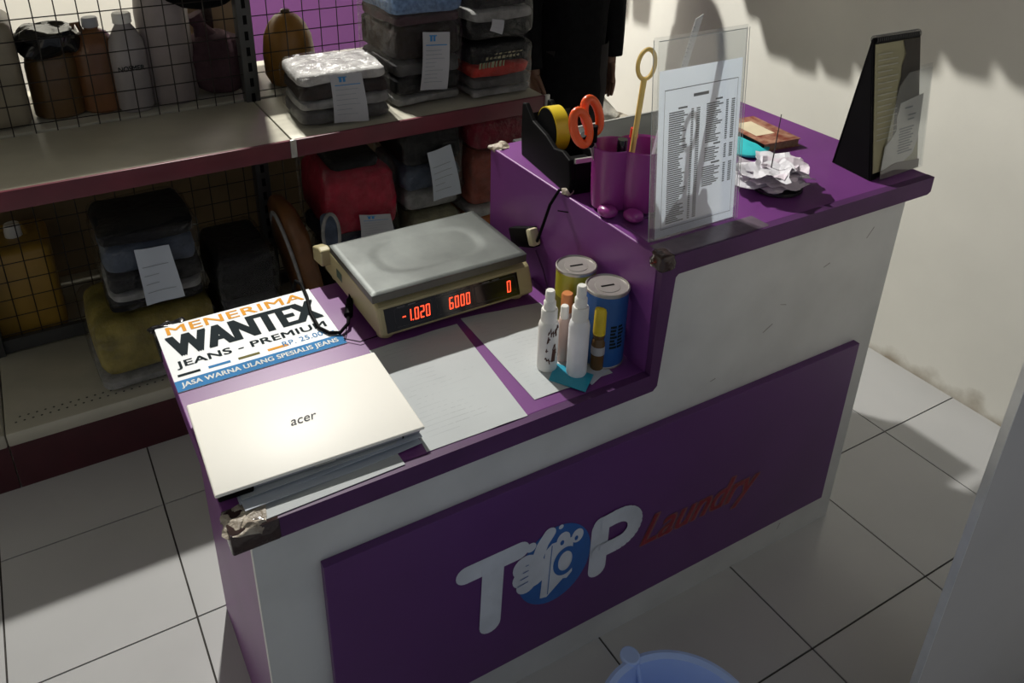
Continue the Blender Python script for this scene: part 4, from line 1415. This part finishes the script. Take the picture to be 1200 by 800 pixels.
pel = vadd((PX, PY, .88), (.14, .10))
ch = vadd((PX, PY, 1.18), (.145, .10), vadd((PX, PY, 1.02), (.13, .09), pel))
nk = vadd((PX, PY, 1.36), .05, vadd((PX, PY, 1.29), (.10, .075), ch))
hd0 = vadd((PX, PY - .01, 1.42), .055, nk)
hd1 = vadd((PX, PY - .02, 1.50), (.078, .092), hd0)
hd2 = vadd((PX, PY - .015, 1.57), (.066, .082), hd1)
for s in (-1, 1):
    hip = vadd((PX + s * .085, PY, .80), (.085, .085), pel)
    kn = vadd((PX + s * .09, PY - .01, .46), .058, hip)
    an = vadd((PX + s * .095, PY + .015, .09), .038, kn)
    vadd((PX + s * .105, PY - .13, .035), (.04, .028), an)
    sh = vadd((PX + s * .17, PY, 1.27), .052, ch)
    el = vadd((PX + s * .215, PY + .01, 1.02), .041, sh)
    wr = vadd((PX + s * .195, PY - .045, .815), .026, el)
    pm = vadd((PX + s * .185, PY - .06, .755), (.017, .036), wr)
    base = Vector(V[pm])
    for k in range(4):   # fingers hang and curl slightly forward
        oy = -.030 + k * .020
        L = (.062, .072, .068, .054)[k]
        f1 = vadd(tuple(base + Vector((0, oy, -.022))), .0095, pm)
        f2 = vadd(tuple(base + Vector((-s * .004, oy - .002, -.022 - L * .5))), .0085, f1)
        vadd(tuple(base + Vector((-s * .014, oy - .006, -.022 - L))), .007, f2)
    t1 = vadd(tuple(Vector(V[wr]) + Vector((-s * .012, -.036, -.03))), .011, wr)
    vadd(tuple(Vector(V[wr]) + Vector((-s * .028, -.058, -.085))), .0085, t1)
body = skin_mesh('body', V, E_, RD, M_skin, pr_)
# face
mb = MB()
for s in (-1, 1):
    mb.pillow((PX + s * .03, PY - .098, 1.515), (.026, .014, .013), 1, 1, 0, 1, 0, 14, 8)
mb.build('eyes', M_whiteplastic, pr_, smooth=True)
MB().pillow((PX, PY - .112, 1.485), (.026, .034, .042), .9, .9, 0, 1, 0, 16, 10).build('nose', M_skin, pr_, smooth=True)
MB().pillow((PX, PY - .097, 1.447), (.044, .016, .016), .9, .9, 0, 1, 0, 16, 10).build('mouth', mat('lip_skin', (.16, .05, .045), .5), pr_, smooth=True)
for s in (-1, 1):
    MB().pillow((PX + s * .078, PY - .01, 1.50), (.016, .036, .058), .9, .9, 0, 1, 0, 14, 8).build('ear', M_skin, pr_, smooth=True)
MB().pillow((PX, PY + .015, 1.555), (.175, .205, .16), .9, .9, .006, 30, 3, 32, 18).build('hair', mat('black_hair', (.008, .007, .006), .5), pr_, smooth=True)


def shell(mb, rings, n=36, amp=.0, seed=1, e=.8):
    vs, fs = [], []
    for (cx, cy, z, rx, ry) in rings:
        for i in range(n):
            a = 2 * pi * i / n
            x = math.copysign(abs(cos(a)) ** e, cos(a)); y = math.copysign(abs(sin(a)) ** e, sin(a))
            w_ = 1 + amp * sin(a * 7 + z * 9 + seed)
            vs.append((cx + rx * x * w_, cy + ry * y * w_, z))
    for j in range(len(rings) - 1):
        for i in range(n):
            k = (i + 1) % n
            fs.append((j * n + i, j * n + k, (j + 1) * n + k, (j + 1) * n + i))
    mb.add(vs, fs)


mb = MB()
shell(mb, [(PX - .02, PY, .665, .178, .125), (PX - .02, PY, .72, .178, .13), (PX - .01, PY, .9, .172, .125), (PX, PY, 1.02, .165, .118), (PX, PY, 1.18, .178, .125), (PX, PY, 1.28, .165, .105), (PX, PY, 1.335, .075, .07)], amp=.02)
for s in (-1, 1):
    sl = [(PX + s * .165, PY, 1.295, .065, .075), (PX + s * .185, PY, 1.2, .07, .075), (PX + s * .207, PY + .005, 1.05, .06, .068), (PX + s * .205, PY - .015, .93, .052, .062), (PX + s * .197, PY - .035, .835, .046, .056)]
    shell(mb, sl, 24, .03, 3)
mb.build('black_top', M_blackcloth, pr_, smooth=True, solid=.004)
mb = MB()
for s in (-1, 1):
    shell(mb, [(PX + s * .095, PY + .012, .06, .06, .068), (PX + s * .092, PY, .46, .078, .085), (PX + s * .082, PY, .72, .105, .112), (PX + s * .075, PY, .90, .11, .115)], 24, .015, 2, 1)
mb.build('trousers', mat('dark_trousers', (.012, .010, .010), .9), pr_, smooth=True, solid=.003)
for s in (-1, 1):
    MB().pillow((PX + s * .105, PY - .06, .03), (.095, .25, .06), .6, .8, 0, 1, 0, 24, 12).build('sandal', M_black, pr_, smooth=True)

# ================================================================== BEHIND THE COUNTER
sd_t = thing('side_cabinet', 'narrow charcoal cabinet added behind the raised counter top to shade the floor', 'cabinet', (1.3, .73, 0))  # added out of sight to form the shadow edge on the floor
M_char = mat('charcoal_top', (.03, .032, .030), .45)
MB().box((1.0, .645, .92), (1.645, .806, .948), .003).build('cabinet_top', M_char, sd_t, smooth=True)
MB().box((1.0, .650, .05), (1.640, .800, .92), .003).build('cabinet_body', M_char, sd_t, smooth=True)
MB().box((1.02, .655, 0), (1.62, .78, .05)).build('plinth', M_black, sd_t)
for k in range(2):
    d_ = MB().box((1.006 + k * .317, .8, .07), (1.318 + k * .317, .806, .90), .002).build('door', M_char, sd_t, smooth=True)
    MB().tube([(1.30 + k * .04, .806, .45), (1.30 + k * .04, .82, .46), (1.30 + k * .04, .82, .55), (1.30 + k * .04, .806, .56)], .004, 8).build('handle', M_clip, d_, smooth=True)
fo = thing('document_folder', 'flat charcoal folder lying behind the purple cup at the counter back edge', 'folder', (1.2, .53, H2))
MB().box((1.00, .43, H2 + .0005), (1.42, .632, H2 + .009), .002).build('cover', M_char, fo, smooth=True)
MB().box((1.00, .627, H2 + .001), (1.42, .6345, H2 + .0105), .001).build('pale_edging', mat('pale_edging', (.4, .4, .37), .5), fo, label='pale edging along the back')
sk = thing('white_sack', 'dirty white tied sack standing on the floor against the right wall', 'sack', (2.17, 1.82, 0))
MB().pillow((2.17, 1.82, .25), (.33, .38, .50), .7, .8, .02, 9, 6, 36, 22).build('sack_body', cloth('dirty_white_sackcloth', (.50, .47, .40), .5, 7, col2=(.2, .14, .09)), sk, smooth=True)
MB().tube([(2.12, 1.86, .48), (2.10, 1.88, .56), (2.08, 1.90, .62), (2.06, 1.91, .68)], [.09, .05, .04, .06], 14).build('tied_neck', cloth('white_sackcloth', (.60, .58, .52)), sk, smooth=True)
# garment rail added out of view above the frame: its hems shade the right wall
gr = thing('garment_rail', 'steel garment rail added above the frame to shade the right wall', 'rail', (2.0, 1.2, 2.28))
MB().tube([(2.0, .15, 2.28), (2.0, 2.35, 2.28)], .012, 10).build('rail', M_clip, gr, smooth=True)
for y_ in (.2, 1.25, 2.3):
    MB().tube([(2.0, y_, 2.28), (W, y_, 2.28)], .009, 8).build('bracket', M_clip, gr, smooth=True)
hems = [(.26, 1.66), (.38, 1.67), (.50, 1.655), (.62, 1.665), (.74, 1.67), (.86, 1.672), (.98, 1.668), (1.09, 1.655), (1.19, 1.60), (1.29, 1.578), (1.39, 1.572), (1.475, 1.585),
        (1.56, 1.665), (1.68, 1.80), (1.80, 1.80), (1.92, 1.70), (2.02, 1.555), (2.12, 1.553), (2.22, 1.60)]  # hem heights set to shape the shadow edge on the wall
ORD = 'first second third fourth fifth sixth seventh eighth ninth tenth eleventh twelfth thirteenth fourteenth fifteenth sixteenth seventeenth eighteenth nineteenth'.split()
g_cols = [c_grey, c_navy, c_palegrey, c_khaki, c_slate, c_mauve]
for k, (y_, hm) in enumerate(hems):
    t = thing('hanging_garment', ('grey', 'navy blue', 'pale grey', 'khaki', 'slate blue', 'mauve')[k % 6] + ' shading garment added on the wall rail, ' + ORD[k] + ' from the shop front', 'garment', (2.0, y_, hm), 'added shading garments on the wall rail')
    mb = MB()
    th = .041
    ol = [(1.80, hm + .004), (1.86, hm - .003), (1.93, hm + .003), (2.0, hm), (2.07, hm + .004), (2.14, hm - .002), (2.20, hm + .003), (2.21, 2.0), (2.19, 2.12), (2.05, 2.19), (1.95, 2.19), (1.81, 2.12), (1.79, 2.0)]
    mb.prism(ol, 1, y_ - th, y_ + th)
    mb.build('cloth', g_cols[k % 6], t, bev=.012)
    MB().tube([(1.85, y_, 2.13), (2.0, y_, 2.215), (2.15, y_, 2.13)], .004, 6).tube([(2.0, y_, 2.215), (2.0, y_, 2.27), (2.012, y_, 2.297), (1.99, y_, 2.30)], .003, 6).build('hanger', M_post, t, smooth=True)
t = thing('cardboard_box', 'plain tan cardboard box behind the mauve bag on the back side of the shelving', 'box', (.45, 1.95, Z9))
MB().box((.30, 1.89, Z9), (.60, 2.03, 1.17), .003).build('carton', mat('tan_cardboard', (.36, .27, .17), .85, 0, .1, 10), t)
MB().box((.43, 1.8885, Z9 + .002), (.47, 2.0, 1.1712)).build('parcel_tape', M_tape, t)

# ================================================================== BASIN AT THE FRONT
bs = thing('pail', 'pale blue plastic pail with a rounded lug on the floor in front of the counter', 'pail', (.622, -.405, 0))
BX, BY, BH = .622, -.405, .35
MB().lathe([(.10, 0), (.105, .003), (.136, BH - .012), (.145, BH - .006), (.147, BH), (.140, BH + .002), (.131, BH - .004), (.100, .012), (.05, .008)], (BX, BY, 0), 56).build('bowl', M_bluebasin, bs, smooth=True)
lg = MB()
pts = [(BX + .012 * q, BY + .140 + .022 * math.sqrt(max(0, 1 - q * q / 2.6)), BH - .003) for q in (-1.6, -1.2, -.6, 0, .6, 1.2, 1.6)]
lg.prism([(BX + .018 * cos(a) + .006, BY + .150 + .020 * sin(a)) for a in [i * 2 * pi / 28 for i in range(28)]], 2, BH - .008, BH + .004)
lg.build('lug', M_bluebasin, bs, bev=.003, smooth=True)
MB().tube([(BX + .010, BY + .134, BH - .004), (BX + .012, BY + .120, BH - .05), (BX + .014, BY + .105, BH - .12)], .005, 8).build('inner_rib', M_bluebasin, bs, smooth=True)
